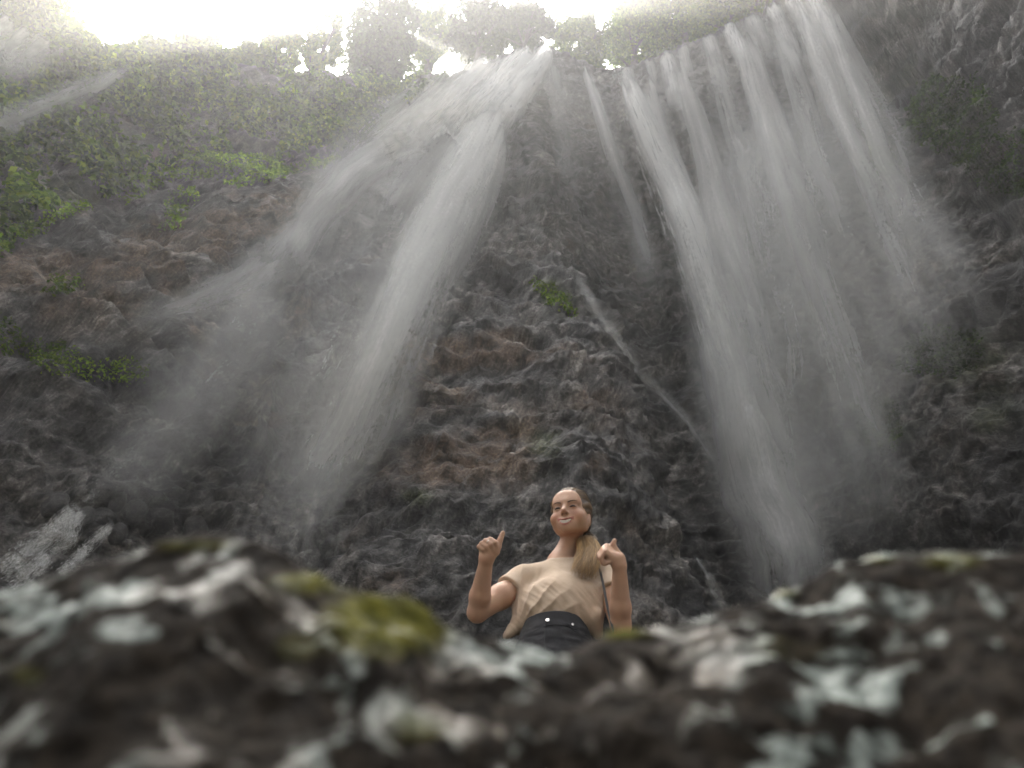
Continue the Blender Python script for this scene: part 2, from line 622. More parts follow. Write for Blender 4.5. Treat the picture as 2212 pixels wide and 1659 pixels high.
def veil_mesh(pts, wall, seed, nv=70, nu=18, layers=3, bulge=0.25, spread=0.5, edge=1.0, start=1.0):
    rng = np.random.default_rng(seed)
    Vs, Fs, Op, UVm = [], [], [], []
    base = path3d(pts, wall, nv)
    n0 = 0
    for L in range(layers):
        C = base[:, :3].copy(); W = base[:, 3].copy(); O = base[:, 4].copy()
        depth = (L - (layers - 1) / 2) * spread
        view = C / np.linalg.norm(C, axis=1)[:, None]
        T = np.gradient(C, axis=0); T /= np.linalg.norm(T, axis=1)[:, None]
        X = np.cross(T, view); X /= np.linalg.norm(X, axis=1)[:, None]
        N = np.cross(X, T)
        sgn = np.sign((N * view).sum(1))[:, None]
        N = N * sgn
        side = rng.normal(0, 0.10) * W
        wl = W * rng.uniform(0.85, 1.15)
        u = np.linspace(-1, 1, nu)
        wob = fbm(np.stack([np.arange(nv) * 0.07, np.full(nv, seed * 3.1 + L), np.zeros(nv)], -1), 3, seed + L) * 0.10 * W
        P = (C[:, None, :] + X[:, None, :] * ((side + wob)[:, None] + wl[:, None] * 0.5 * u[None, :])[..., None]
             + N[:, None, :] * (depth + bulge * W[:, None] * (u[None, :] ** 2 - 0.5))[..., None])
        len_ = np.concatenate([[0], np.cumsum(np.linalg.norm(np.diff(C, axis=0), axis=1))])
        op = O[:, None] * np.cos(np.clip(np.abs(u[None, :]) ** edge, 0, 1) * np.pi / 2) ** 1.5
        vv = np.linspace(0, 1, nv)[:, None]
        jag = 0.035 * (1 + vnoise(np.stack([u * 4.0, np.full(nu, seed + L * 3.3), np.zeros(nu)], -1), seed))[None, :]     # broken upper edge
        op = op * smooth(0.0, 0.07, vv - jag * start) * (1 - smooth(0.80, 1.0, vv + jag))
        op = op * (0.78 + 0.45 * fbm(np.stack([u[None, :] * 2 + np.zeros((nv, 1)), vv * 5 + np.zeros((1, nu)), np.full((nv, nu), seed + L * 7.7)], -1), 3, seed))
        Vs.append(P.reshape(-1, 3)); Op.append(np.clip(op, 0, 3).ravel())
        um = (0.5 * u[None, :] * W.mean() + rng.uniform(0, 90) + np.zeros((nv, 1)))
        vm = len_[:, None] + rng.uniform(0, 200) + np.zeros((1, nu))
        UVm.append(np.stack([um, vm], -1).reshape(-1, 2))
        idx = n0 + np.arange(nv * nu).reshape(nv, nu)
        Fs.append(np.stack([idx[:-1, :-1], idx[:-1, 1:], idx[1:, 1:], idx[1:, :-1]], -1).reshape(-1, 4))
        n0 += nv * nu
    V = np.vstack(Vs); F = np.vstack(Fs)
    me = mesh_np('veil', V, F)
    vattr(me, 'opacity', np.concatenate(Op))
    uvl = me.uv_layers.new(name='metres')
    uvs = np.vstack(UVm)
    li = np.empty(len(me.loops), np.int32); me.loops.foreach_get('vertex_index', li)
    uvl.data.foreach_set('uv', uvs[li].astype(np.float32).ravel())
    return me


def streak_mesh(specs, wall_default, seed):
    """thousands of thin falling strands of water spread through the body of the fall"""
    rng = np.random.default_rng(seed)
    Vs, Os = [], []
    for pts, wall, n, ln, th, op in specs:
        base = path3d(pts, wall, 90)
        C = base[:, :3]; W = base[:, 3]
        T = np.gradient(C, axis=0); T /= np.linalg.norm(T, axis=1)[:, None]
        v = rng.uniform(0.0, 0.97, n) ** 0.9
        i = (v * 88).astype(int)
        view = C[i] / np.linalg.norm(C[i], axis=1)[:, None]
        X = np.cross(T[i], view); X /= np.linalg.norm(X, axis=1)[:, None]
        lat = np.clip(rng.normal(0, 0.23, n), -0.52, 0.52)
        dep = rng.normal(0, 0.35, n)
        P = C[i] + X * (lat * W[i])[:, None] + view * dep[:, None] * np.minimum(W[i], 1.0)[:, None]
        L = ln * rng.uniform(0.4, 1.6, n)
        w = th * rng.uniform(0.5, 1.5, n)
        ang = rng.uniform(-0.9, 0.9, n)
        A = X * np.cos(ang)[:, None] + view * np.sin(ang)[:, None]
        tdir = T[i] + X * rng.normal(0, 0.02, n)[:, None]
        a = P - tdir * (L * 0.5)[:, None]; b = P + tdir * (L * 0.5)[:, None]
        l = P + tdir * (L * 0.12)[:, None] - A * (w * 0.5)[:, None]; r = P + tdir * (L * 0.12)[:, None] + A * (w * 0.5)[:, None]
        Vs.append(np.stack([a, l, b, r], 1).reshape(-1, 3))
        o = op * base[i, 4] * rng.uniform(0.4, 1.2, n)
        Os.append(np.stack([o * 0.3, o, o * 0.15, o], 1).ravel())
    V = np.vstack(Vs)
    F = np.arange(len(V)).reshape(-1, 4)
    me = mesh_np('water_streaks', V, F, False)
    vattr(me, 'opacity', np.clip(np.concatenate(Os), 0, 1))
    return me


def waterfall(label, veils, streaks, seed):
    first = path3d(veils[0][0], veils[0][1], 5)[-1, :3]
    root = empty('waterfall', tuple(first), label, 'waterfall', None)
    for k, (pts, wall, kw) in enumerate(veils):
        obj('veil', veil_mesh(pts, wall, seed + 13 * k, **kw), M_VEIL, root)
    if streaks:
        o = obj('water_streaks', streak_mesh(streaks, 'any', seed + 5), M_STREAK, root, kind='stuff')
    return root


LEFT_SIDE = 'any'
# ---- the big fall left of the buttress
VA, SA = [], []
lip = [(1188, 100), (1150, 108), (1108, 118), (1060, 132), (1015, 146), (975, 152)]
mid = [(1085, 250), (1045, 255), (985, 270), (925, 288), (870, 305), (800, 325)]
for k, (s_, e_) in enumerate(zip(lip, mid)):
    pts = []
    for f in np.linspace(0, 1, 5):
        pts.append((s_[0] + (e_[0] - s_[0]) * (0.75 * f + 0.25 * f * f), s_[1] + (e_[1] - s_[1]) * f, 46 + 40 * f, 2.6 - 1.0 * f, [2.0, 2.4, 2.6, 2.0, 1.1, .5][k] * (1 - 0.25 * f)))
    pts.append((2 * pts[-1][0] - pts[-2][0] - 4, 2 * pts[-1][1] - pts[-2][1] + 8, 90, 1.0, .5))
    VA.append((pts, 'any', dict(layers=2, spread=.25, nv=44)))
    SA.append((pts, 'any', 700, .9, .045, .5))
a2 = [(1085, 225, 80, .8, 1.2), (1025, 320, 150, 1.2, 1.15), (948, 470, 195, 1.5, .9), (868, 630, 215, 1.6, .7), (795, 790, 225, 1.6, .56), (722, 950, 250, 1.5, .48), (660, 1085, 250, 1.4, .34), (622, 1230, 240, 1.4, .2)]
a2c = [(1050, 245, 74, 1.0, 2.0), (978, 400, 92, 1.5, 1.9), (900, 570, 104, 1.7, 1.5), (825, 740, 105, 1.7, .8), (755, 900, 110, 1.6, .45)]
a2b = [(1000, 270, 150, 1.0, .55), (885, 430, 240, 1.3, .42), (780, 620, 290, 1.5, .34), (690, 800, 340, 1.5, .36), (630, 980, 330, 1.5, .26), (590, 1160, 320, 1.4, .18)]
a3 = [(905, 292, 110, .9, 1.5), (805, 348, 110, 1.0, 1.3), (710, 436, 120, 1.0, 1.05), (635, 530, 120, 1.0, .8), (560, 625, 150, 1.0, .45)]
a3b = [(850, 320, 180, 1.0, .38), (740, 430, 220, 1.1, .32), (640, 560, 250, 1.1, .28), (540, 700, 260, 1.0, .24), (430, 860, 280, .9, .22), (330, 1000, 240, .8, .16)]
a4 = [(985, 165, 50, .5, .4), (880, 212, 90, .7, .6), (775, 290, 110, .8, .55), (690, 375, 110, .8, .35), (610, 450, 90, .8, .2)]
a5 = [(610, 560, 90, .9, .7), (520, 622, 90, .8, .6), (430, 660, 80, .7, .5), (340, 690, 80, .6, .38), (260, 735, 70, .5, .2)]
a6 = [(590, 600, 160, .9, .42), (500, 740, 230, .9, .36), (400, 880, 240, .8, .30), (300, 1010, 220, .8, .26), (200, 1100, 180, .6, .2)]
VA += [(a2, 'any', dict(layers=2, spread=.6)), (a2c, 'any', dict(layers=2, spread=.3)), (a2b, 'any', dict(layers=2, spread=.8)), (a3, 'any', dict(layers=2, spread=.4)), (a3b, 'any', dict(layers=2, spread=.6)),
       (a4, 'any', dict(layers=2, spread=.4)), (a5, 'any', dict(layers=2, spread=.3)), (a6, 'any', dict(layers=2, spread=.5))]
SA += [(a2, 'any', 2600, 1.6, .04, .36), (a3, 'any', 1300, 1.2, .04, .36), (a2b, 'any', 1200, 1.4, .035, .32), (a6, 'any', 1200, .8, .03, .35)]
waterfall('broad white waterfall left of the dark central buttress, splitting below its bright lip', VA, SA, 300)

# ---- the wide fall over the right-hand brim
b1 = [(1338, 146, 34, 1.2, 1.3), (1375, 240, 60, 2.2, 1.4), (1420, 345, 72, 2.4, 1.5), (1470, 465, 84, 2.5, 1.4), (1520, 600, 96, 2.5, 1.25), (1560, 730, 105, 2.5, 1.05), (1592, 850, 95, 2.4, .6), (1625, 970, 95, 2.3, .6), (1665, 1110, 100, 2.2, .45), (1700, 1240, 100, 2.2, .35)]
b1c = [(1345, 165, 26, 1.6, 2.2), (1385, 255, 34, 2.3, 2.4), (1432, 360, 40, 2.5, 2.3), (1484, 480, 44, 2.6, 2.1), (1532, 610, 48, 2.6, 1.8), (1566, 730, 52, 2.6, 1.4), (1590, 840, 42, 2.5, .8), (1625, 960, 36, 2.4, .7), (1650, 1060, 30, 2.3, .4)]
veB = [(b1, 'right', dict(layers=2, spread=.4, nv=90)), (b1c, 'right', dict(layers=2, spread=.2, nv=90))]
stB = [(b1, 'right', 2800, 1.6, .045, .5)]
starts = [(1395, 134), (1455, 106), (1520, 80), (1590, 50), (1655, 22), (1715, -2), (1765, -30)]
ends = [(1660, 1080), (1770, 1200), (1860, 1230), (1920, 1120), (1985, 980), (2060, 830), (2130, 730)]
ops = [.6, 1.1, .6, 1.15, .65, .95, .8]
for k, (s_, e_) in enumerate(zip(starts, ends)):
    pts = []
    for j, f in enumerate(np.linspace(0, 1, 6)):
        g_ = f ** 0.93
        px = s_[0] + (e_[0] - s_[0]) * (0.82 * g_ + 0.18 * g_ * g_)
        py = s_[1] + (e_[1] - s_[1]) * f
        w = 44 + 62 * min(f * 2.5, 1) + 40 * f
        off = 0.5 + 1.8 * min(f * 4, 1)
        pts.append((px, py, w, off, ops[k] * (1 - 0.74 * f ** 0.9)))
    veB.append((pts, 'right', dict(layers=2, spread=.6, nv=80)))
    stB.append((pts, 'right', 1000, 1.5, .04, .40))
b3 = [(1545, 640, 180, 2.0, .45), (1600, 860, 260, 2.0, .70), (1650, 1030, 280, 2.0, .8), (1690, 1180, 280, 1.8, .8), (1725, 1380, 270, 1.8, .75)]
lipB = [(1352, 150), (1400, 132), (1440, 114), (1482, 98), (1528, 78), (1572, 58), (1618, 38), (1662, 18), (1704, 0), (1745, -20)]
veB += [(b3, 'right', dict(layers=2, spread=1.0))]
for k, (x_, y_) in enumerate(lipB):
    pts = [(x_ + (18 + 6 * k) * f, y_ + (95 + 60 * ((k * 7) % 5) / 4) * f, 40 + 34 * f, 1.0 + 1.2 * f, [1.2, .7, 1.9, 1.0, 1.5, 2.1, 1.2, 2.2, 1.6, 2.2][k] * (1 - .78 * f)) for f in np.linspace(-.06, 1, 5)]
    veB.append((pts, 'right', dict(layers=1, nv=36, nu=12)))
    stB.append((pts, 'right', 260, .7, .035, .4))
b5 = [(1650, 230, 380, 1.4, .36), (1720, 480, 520, 1.4, .36), (1770, 760, 580, 1.4, .28), (1790, 1050, 580, 1.4, .2), (1810, 1300, 560, 1.4, .15)]
veB.append((b5, 'right', dict(layers=2, spread=1.0)))
waterfall('wide fanned waterfall spilling over the brim right of the central buttress', veB, stB, 500)

# ---- lesser falls and runnels
c1 = [(1258, 128, 22, .5, .9), (1285, 215, 40, .9, .9), (1322, 330, 60, 1.2, .75), (1358, 440, 70, 1.3, .55), (1395, 560, 80, 1.3, .35), (1430, 690, 90, 1.3, .2)]
c2 = [(1195, 125, 70, .35, .45), (1208, 230, 80, .5, .38), (1215, 330, 90, .6, .25), (1222, 430, 90, .6, .1)]
waterfall('thin misty trickle dropping from the brim between the two big waterfalls', [(c1, 'any', dict(layers=2, spread=.2)), (c2, 'any', dict(layers=2, spread=.2))],
          [(c1, 'any', 700, 1.0, .03, .5)], 700)
d1 = [(1232, 560, 18, .12, .16), (1262, 628, 34, .12, .26), (1300, 690, 40, .12, .32), (1345, 752, 36, .12, .36), (1390, 812, 40, .12, .34), (1450, 872, 36, .12, .38), (1500, 930, 34, .12, .38), (1545, 1000, 30, .12, .32), (1585, 1085, 26, .12, .26), (1615, 1170, 24, .12, .2)]
waterfall('narrow white runnel hugging the right edge of the central buttress', [(d1, 'hit', dict(layers=2, spread=.06))], [(d1, 'hit', 2600, .30, .018, 1.0)], 720)
VE, SE = [], []
for k, (s_, e_, o_) in enumerate([((18, 44), (-70, 130), 1.0), ((62, 70), (-40, 165), 1.1), ((104, 90), (-20, 175), 1.0), ((136, 104), (20, 170), .6)]):
    pts = [(s_[0] + (e_[0] - s_[0]) * f, s_[1] + (e_[1] - s_[1]) * f ** 1.2, 40 + 50 * f, .7 + .6 * f, o_ * (1 - .85 * f ** .6)) for f in np.linspace(0, 1, 5)]
    VE.append((pts, 'any', dict(layers=2, spread=.2, nv=40)))
    SE.append((pts, 'any', 350, .5, .03, .6))
waterfall('pale waterfall in the top left corner under the overhanging leaves', VE, SE, 740)
f1 = [(288, 142, 20, .5, .55), (210, 182, 50, .7, .6), (110, 226, 66, .8, .5), (0, 272, 80, .8, .42), (-90, 315, 80, .8, .25)]
waterfall('slanting wisp of water across the leafy slope at upper left', [(f1, 'any', dict(layers=2, spread=.25))], [(f1, 'any', 900, .7, .025, .4)], 760)
gs = [[(335, 925, 24, .15, .3), (285, 985, 30, .15, .45), (245, 1020, 34, .15, .5), (215, 1050, 30, .15, .5), (180, 1092, 34, .15, .6)],
      [(172, 1096, 26, .15, .7), (140, 1122, 34, .15, .8), (118, 1150, 40, .15, .75), (78, 1176, 44, .15, .75), (46, 1206, 46, .15, .7), (-10, 1240, 50, .15, .7)],
      [(176, 1108, 18, .15, .7), (158, 1136, 24, .15, .7), (150, 1166, 28, .15, .6), (104, 1200, 34, .15, .65), (70, 1236, 40, .15, .65), (10, 1280, 44, .15, .6)],
      [(238, 1138, 14, .15, .6), (214, 1160, 20, .15, .75), (186, 1186, 22, .15, .7), (166, 1210, 24, .15, .7), (124, 1246, 26, .15, .6)],
      [(330, 1140, 60, .2, .14), (270, 1128, 60, .2, .22), (200, 1118, 50, .2, .25), (150, 1122, 40, .2, .15)]]
waterfall('foaming cascade tumbling over boulders at lower left', [([(a_, b_, c_, d_, e_ * .16) for a_, b_, c_, d_, e_ in g_], 'hit', dict(layers=2, spread=.06)) for g_ in gs],
          [([(a_, b_, c_ * 1.25, d_, e_) for a_, b_, c_, d_, e_ in g_], 'hit', n_, .10, .012, 1.3) for g_, n_ in zip(gs, (900, 3400, 2600, 1600, 300))], 780)
h1 = [(1500, 1200, 8, .15, .55), (1525, 1240, 24, .15, .5), (1545, 1290, 40, .15, .42), (1560, 1345, 50, .15, .2)]
waterfall('small lacy splash at the foot of the central buttress', [(h1, 'hit', dict(layers=2, spread=.06))], [(h1, 'hit', 900, .12, .012, .6)], 800)
# ================================================================== VEGETATION
def mat_leaf(name, rough=0.55, trans=0.45):
    t = NT(name)
    c = t.attr('tint', True)
    d = t.principled(Base_Color=c, Roughness=rough)
    d.inputs['Specular IOR Level'].default_value = 0.08
    tr = t.n('ShaderNodeBsdfTranslucent', ins={'Color': t.mix(1.0, c, (1.35, 1.45, 0.6), 'MULTIPLY')})
    mx = t.n('ShaderNodeMixShader', ins={0: trans, 1: d.outputs[0], 2: tr.outputs[0]})
    return t.surf(mx.outputs[0])


def mat_bark():
    t = NT('bark')
    co = t.coord('Object')
    n = t.noise(t.mapping(co, (6, 6, 1.2)), 2.0, 5, 0.6)
    col = t.ramp(n, [(0.3, (0.035, 0.028, 0.02)), (0.7, (0.12, 0.10, 0.08))])
    return t.surf(t.principled(Base_Color=col, Roughness=0.85, Normal=t.bump(n, 0.6, 0.05)).outputs[0])


M_LEAF = mat_leaf('leaf')
M_BARK = mat_bark()
PAL_MID = np.array([[.078, .130, .012], [.105, .165, .015], [.055, .100, .012], [.140, .185, .016]])
PAL_BRIGHT = np.array([[.115, .19, .022], [.155, .235, .028], [.09, .155, .020], [.20, .265, .036]])
PAL_DARK = np.array([[.030, .058, .012], [.042, .074, .015], [.024, .046, .012], [.060, .092, .018]])
PAL_YEL = np.array([[.16, .20, .022], [.13, .18, .020], [.20, .23, .028], [.095, .145, .018]])


def leaves(C, N, size, pal, rng, up=0.35, aspect=0.62):
    """one bent four-sided leaf at each centre C, facing roughly along N"""
    n = len(C)
    D = N * 0.8 + rng.normal(0, 0.55, (n, 3)); D[:, 2] += up
    D /= np.linalg.norm(D, axis=1)[:, None]
    A = np.cross(D, rng.normal(0, 1, (n, 3))); A /= np.linalg.norm(A, axis=1)[:, None]
    B = np.cross(D, A)
    s = (size * rng.uniform(0.55, 1.35, n))[:, None]
    base = C - A * s * 0.5
    tip = C + A * s * 0.5 - D * s * 0.12
    l = C + B * s * aspect * 0.5 + D * s * 0.10
    r = C - B * s * aspect * 0.5 + D * s * 0.10
    V = np.stack([base, l, tip, r], 1).reshape(-1, 3)
    F = np.arange(4 * n).reshape(n, 4)
    col = pal[rng.integers(0, len(pal), n)] * rng.uniform(0.65, 1.35, (n, 1))
    return V, F, np.repeat(col, 4, 0)


FC = CV[CF].mean(1)
_e1 = CV[CF[:, 1]] - CV[CF[:, 0]]; _e2 = CV[CF[:, 3]] - CV[CF[:, 0]]
FN = np.cross(_e1, _e2)
FA = np.linalg.norm(FN, axis=1)
FN = FN / np.maximum(FA, 1e-9)[:, None]
FPXX, FPYY, _ = project(FC)
FNOISE = fbm(FC * 0.42, 4, 401)
FNOISE2 = fbm(FC * 1.7, 3, 411)


def patch_mesh(poly, dens, size, pal, seed, puff=0.4, thresh=-0.25, soft=18, front=True, up=0.35, holes=()):
    rng = np.random.default_rng(seed)
    jx = FPXX + soft * FNOISE2 * 1.4; jy = FPYY + soft * FNOISE * 1.2
    m = in_poly(jx, jy, poly) & (FNOISE + 0.4 * FNOISE2 > thresh)
    for hole in holes:
        m &= ~in_poly(jx, jy, hole)
    if front:
        m[N_FACE:] = False
    ids = np.nonzero(m)[0]
    w = FA[ids]
    area = w.sum()
    n = int(area * dens)
    if n < 10:
        return None, FC[ids].mean(0) if len(ids) else np.zeros(3)
    pick = rng.choice(ids, n, p=w / area)
    hgt = np.clip(0.35 + FNOISE2[pick] * 0.9 + FNOISE[pick] * 0.5, 0.05, 1.3) * puff
    C = FC[pick] + rng.normal(0, 0.05, (n, 3)) + (FN[pick] * 0.8 + np.array([0, 0, 0.25])) * (hgt * rng.uniform(0, 1, n) ** 0.6)[:, None]
    V, F, c = leaves(C, FN[pick], size, pal, rng, up)
    # clump-scale variety of species and age
    cl = (0.75 + 0.6 * np.clip(fbm(C * 1.1, 2, seed) + 0.4, 0, 1))[:, None]
    c = c * np.repeat(cl ** 1.6, 4, 0)
    me = mesh_np('leaves', V, F, False)
    vcol(me, 'tint', c)
    return me, FC[ids].mean(0)


PLANTS = [
    ([(235, 432), (300, 378), (400, 332), (560, 330), (605, 348), (560, 376), (420, 388), (330, 412), (270, 444)], PAL_BRIGHT, 'long bright green fern bank on the ledge at upper left'),
    ([(478, 394), (540, 362), (640, 352), (730, 338), (735, 356), (610, 382), (520, 404)], PAL_BRIGHT, 'short bright fern tuft just left of the big left waterfall'),
    ([(345, 496), (362, 452), (405, 412), (428, 412), (402, 462), (392, 500)], PAL_BRIGHT, 'small hanging fern trail on bare brown rock at left'),
    ([(-10, 522), (60, 478), (190, 432), (195, 446), (140, 478), (60, 515), (-10, 540)], PAL_BRIGHT, 'bright fern strip at the left picture edge above brown rock'),
    ([(-10, 500), (60, 480), (40, 530), (-10, 560)], PAL_MID, 'dark leafy clump at the left picture edge above orange earth'),
    ([(72, 772), (160, 764), (240, 782), (322, 794), (310, 824), (230, 824), (120, 806), (80, 796)], PAL_BRIGHT, 'dense low green fern cushion on the lower left ledge'),
    ([(-10, 690), (40, 700), (60, 740), (140, 745), (150, 765), (60, 770), (-10, 765)], PAL_MID, 'leafy shrub at the left edge behind the low fern cushion'),
    ([(85, 628), (130, 606), (190, 612), (170, 632), (110, 640)], PAL_MID, 'sparse moss tuft on orange earth at left'),
    ([(1950, 290), (1965, 215), (2030, 165), (2110, 160), (2165, 240), (2120, 320), (2020, 330)], PAL_DARK, 'rounded dark fern mound high on the right wall'),
    ([(2060, 335), (2130, 285), (2260, 265), (2260, 430), (2150, 425), (2090, 380)], PAL_DARK, 'big fern mound at the right edge below the rounded mound'),
    ([(1855, 345), (1900, 325), (1935, 345), (1920, 385), (1870, 390)], PAL_MID, 'little fern tuft beside the right waterfall spray'),
    ([(1970, 745), (2020, 715), (2110, 718), (2130, 790), (2060, 815), (1930, 800)], PAL_DARK, 'wide dark fern mat midway down the right wall'),
    ([(1845, 880), (1900, 862), (1950, 885), (1955, 980), (1900, 985), (1860, 940)], PAL_DARK, 'hanging fern curtain low on the right wall'),
    ([(1150, 610), (1190, 612), (1255, 670), (1235, 690), (1180, 650)], PAL_MID, 'olive moss streak on the upper central buttress'),
]
V1 = [(-60, 100), (130, 80), (300, 112), (480, 85), (600, 140), (780, 150), (950, 130), (965, 185), (880, 250), (770, 325), (640, 335), (560, 372), (440, 332), (330, 385), (230, 420), (120, 430), (0, 540), (-60, 545)]
me, c = patch_mesh(V1, 210, 0.23, np.vstack([PAL_MID, PAL_DARK, PAL_MID]), 21, puff=1.2, thresh=-0.14, soft=40, holes=[p_[0] for p_ in PLANTS])
obj('ground_cover', me, M_LEAF, kind='stuff', label='tangled green creepers covering the upper left slope', )
me, c = patch_mesh([(430, 330), (520, 250), (700, 190), (900, 160), (960, 180), (880, 250), (760, 330), (640, 330)], 120, 0.20, PAL_YEL, 23, puff=0.6, thresh=-0.1, soft=30, holes=[p_[0] for p_ in PLANTS])
obj('grass', me, M_LEAF, kind='stuff', label='yellow green grasses hanging below the left brim')

for k, (poly, pal, lab) in enumerate(PLANTS):
    pm = np.array(poly).mean(0)
    dist = np.linalg.norm(hit(*pm))
    sz = 0.0038 * dist
    me, c = patch_mesh(poly, 2.8 / (sz * sz), sz * 1.15, pal, 50 + k, puff=0.016 * dist, thresh=-2, soft=9, up=0.5)
    if me is None:
        continue
    r_ = empty('fern_patch', tuple(c), lab, 'fern')
    obj('fronds', me, M_LEAF, r_, kind='stuff')


# ---- trees along the brim
def tube(pts, rad, sides=7):
    pts = np.asarray(pts, float); n = len(pts)
    T = np.gradient(pts, axis=0); T /= np.linalg.norm(T, axis=1)[:, None]
    ref = np.array([0.31, 0.92, 0.21])
    A = np.cross(T, ref); A /= np.linalg.norm(A, axis=1)[:, None]
    B = np.cross(T, A)
    a = np.linspace(0, 2 * np.pi, sides, endpoint=False)
    V = pts[:, None, :] + (A[:, None, :] * np.cos(a)[None, :, None] + B[:, None, :] * np.sin(a)[None, :, None]) * np.asarray(rad)[:, None, None]
    idx = np.arange(n * sides).reshape(n, sides)
    F = np.stack([idx[:-1], np.roll(idx[:-1], -1, 1), np.roll(idx[1:], -1, 1), idx[1:]], -1).reshape(-1, 4)
    return V.reshape(-1, 3), F


def merge(parts):
    Vs, Fs, o = [], [], 0
    for V, F in parts:
        Vs.append(V); Fs.append(F + o); o += len(V)
    return np.vstack(Vs), np.vstack(Fs)


def tree(px, py_top, w_px, dy, label, pal, seed, low=0.3, dens=1.0, leaf=0.30, name='tree', group=None):
    rng = np.random.default_rng(seed)
    # foot on the plateau a little behind the brim
    xc = np.linspace(-19, 13, 1300)
    yc_ = wall_y(xc, ridge_z(xc)) + dy
    dr = ray(px, py_top)
    x = float(xc[np.argmin(np.abs(dr[0] / dr[1] * yc_ - xc))])
    zb = float(ridge_z(x)); yb = float(wall_y(x, zb)) + dy
    top = at_y(px, py_top, yb)
    zc = top[1] * CP + top[2] * SP
    W = w_px * zc / FPX
    foot = np.array([x, yb, zb + 0.3 + 0.16 * dy - 0.6])
    H = max(top[2] - foot[2], 1.2)
    root = empty(name, tuple(foot), label, 'tree' if name == 'tree' else 'shrub', group)
    parts = []
    lean = rng.normal(0, 0.05, 2)
    hs = np.linspace(0, 1, 8)
    tr = np.stack([lean[0] * H * hs ** 2 + 0.10 * np.sin(hs * 5 + seed), lean[1] * H * hs ** 2, hs * H * 0.86], -1)
    r0 = 0.035 * H * 0.5 + 0.05
    parts.append(tube(tr, r0 * (1 - 0.8 * hs) + 0.01))
    tips = [tr[-1]]
    for j in range(9):
        f = rng.uniform(max(low, .12), 0.85); i = int(f * 7)
        b = tr[i]; ang = rng.uniform(0, 2 * np.pi)
        ln = W * 0.5 * rng.uniform(0.5, 1.0) * math.sqrt(max(0.2, 1 - (2 * (f - low) / (1 - low) - 0.9) ** 2 * 0.6))
        ss = np.linspace(0, 1, 6)[:, None]
        e = np.array([math.cos(ang) * ln, math.sin(ang) * ln, H * rng.uniform(0.08, 0.22)])
        p = b + e * ss + np.array([0, 0, 0.15 * ln]) * np.sin(ss * 2.5)
        parts.append(tube(p, (r0 * 0.42 * (1 - f * 0.5)) * (1 - 0.85 * ss[:, 0]) + 0.008, 5))
        tips += [p[-1], p[3]]
    V, F = merge(parts)
    obj_local('trunk', V, F, M_BARK, root)
    # crown: clumps of leaves round the limb ends and through the crown's volume
    Cl = []
    ncl = int(130 * dens)
    cz = H * (low + 1) / 2; rz = H * (1 - low) / 2
    for k in range(ncl):
        u = rng.normal(0, 1, 3); u /= np.linalg.norm(u); rr = rng.uniform(0.45, 1.0) ** 0.6
        wob = 0.8 + 0.4 * vnoise(u[None] * 2.3 + seed, seed)[0]
        Cl.append(np.array([0, 0, cz]) + u * rr * wob * np.array([W * .5, W * .5, rz]) + np.array([lean[0] * H * .5, lean[1] * H * .5, 0]))
    Cl += tips
    Cl = np.array(Cl)
    P, N = [], []
    for c in Cl:
        m = int(rng.uniform(70, 150))
        rad = W * rng.uniform(0.07, 0.15)
        d = rng.normal(0, 1, (m, 3)); d /= np.linalg.norm(d, axis=1)[:, None]
        P.append(c + d * (rng.uniform(0.2, 1.0, m) ** 0.5)[:, None] * rad * np.array([1, 1, 0.75])); N.append(d)
    P = np.vstack(P); N = np.vstack(N)
    Vl, Fl, cl = leaves(P, N, leaf * 0.85, pal, rng, 0.4)
    me = mesh_np('crown', Vl, Fl, False); vcol(me, 'tint', cl)
    o = obj('crown', me, M_LEAF, root)
    o.matrix_parent_inverse = Matrix.Identity(4)
    return root


def obj_local(name, V, F, mat, root):
    o = obj(name, mesh_np(name, V, F), mat, root)
    o.matrix_parent_inverse = Matrix.Identity(4)
    return o


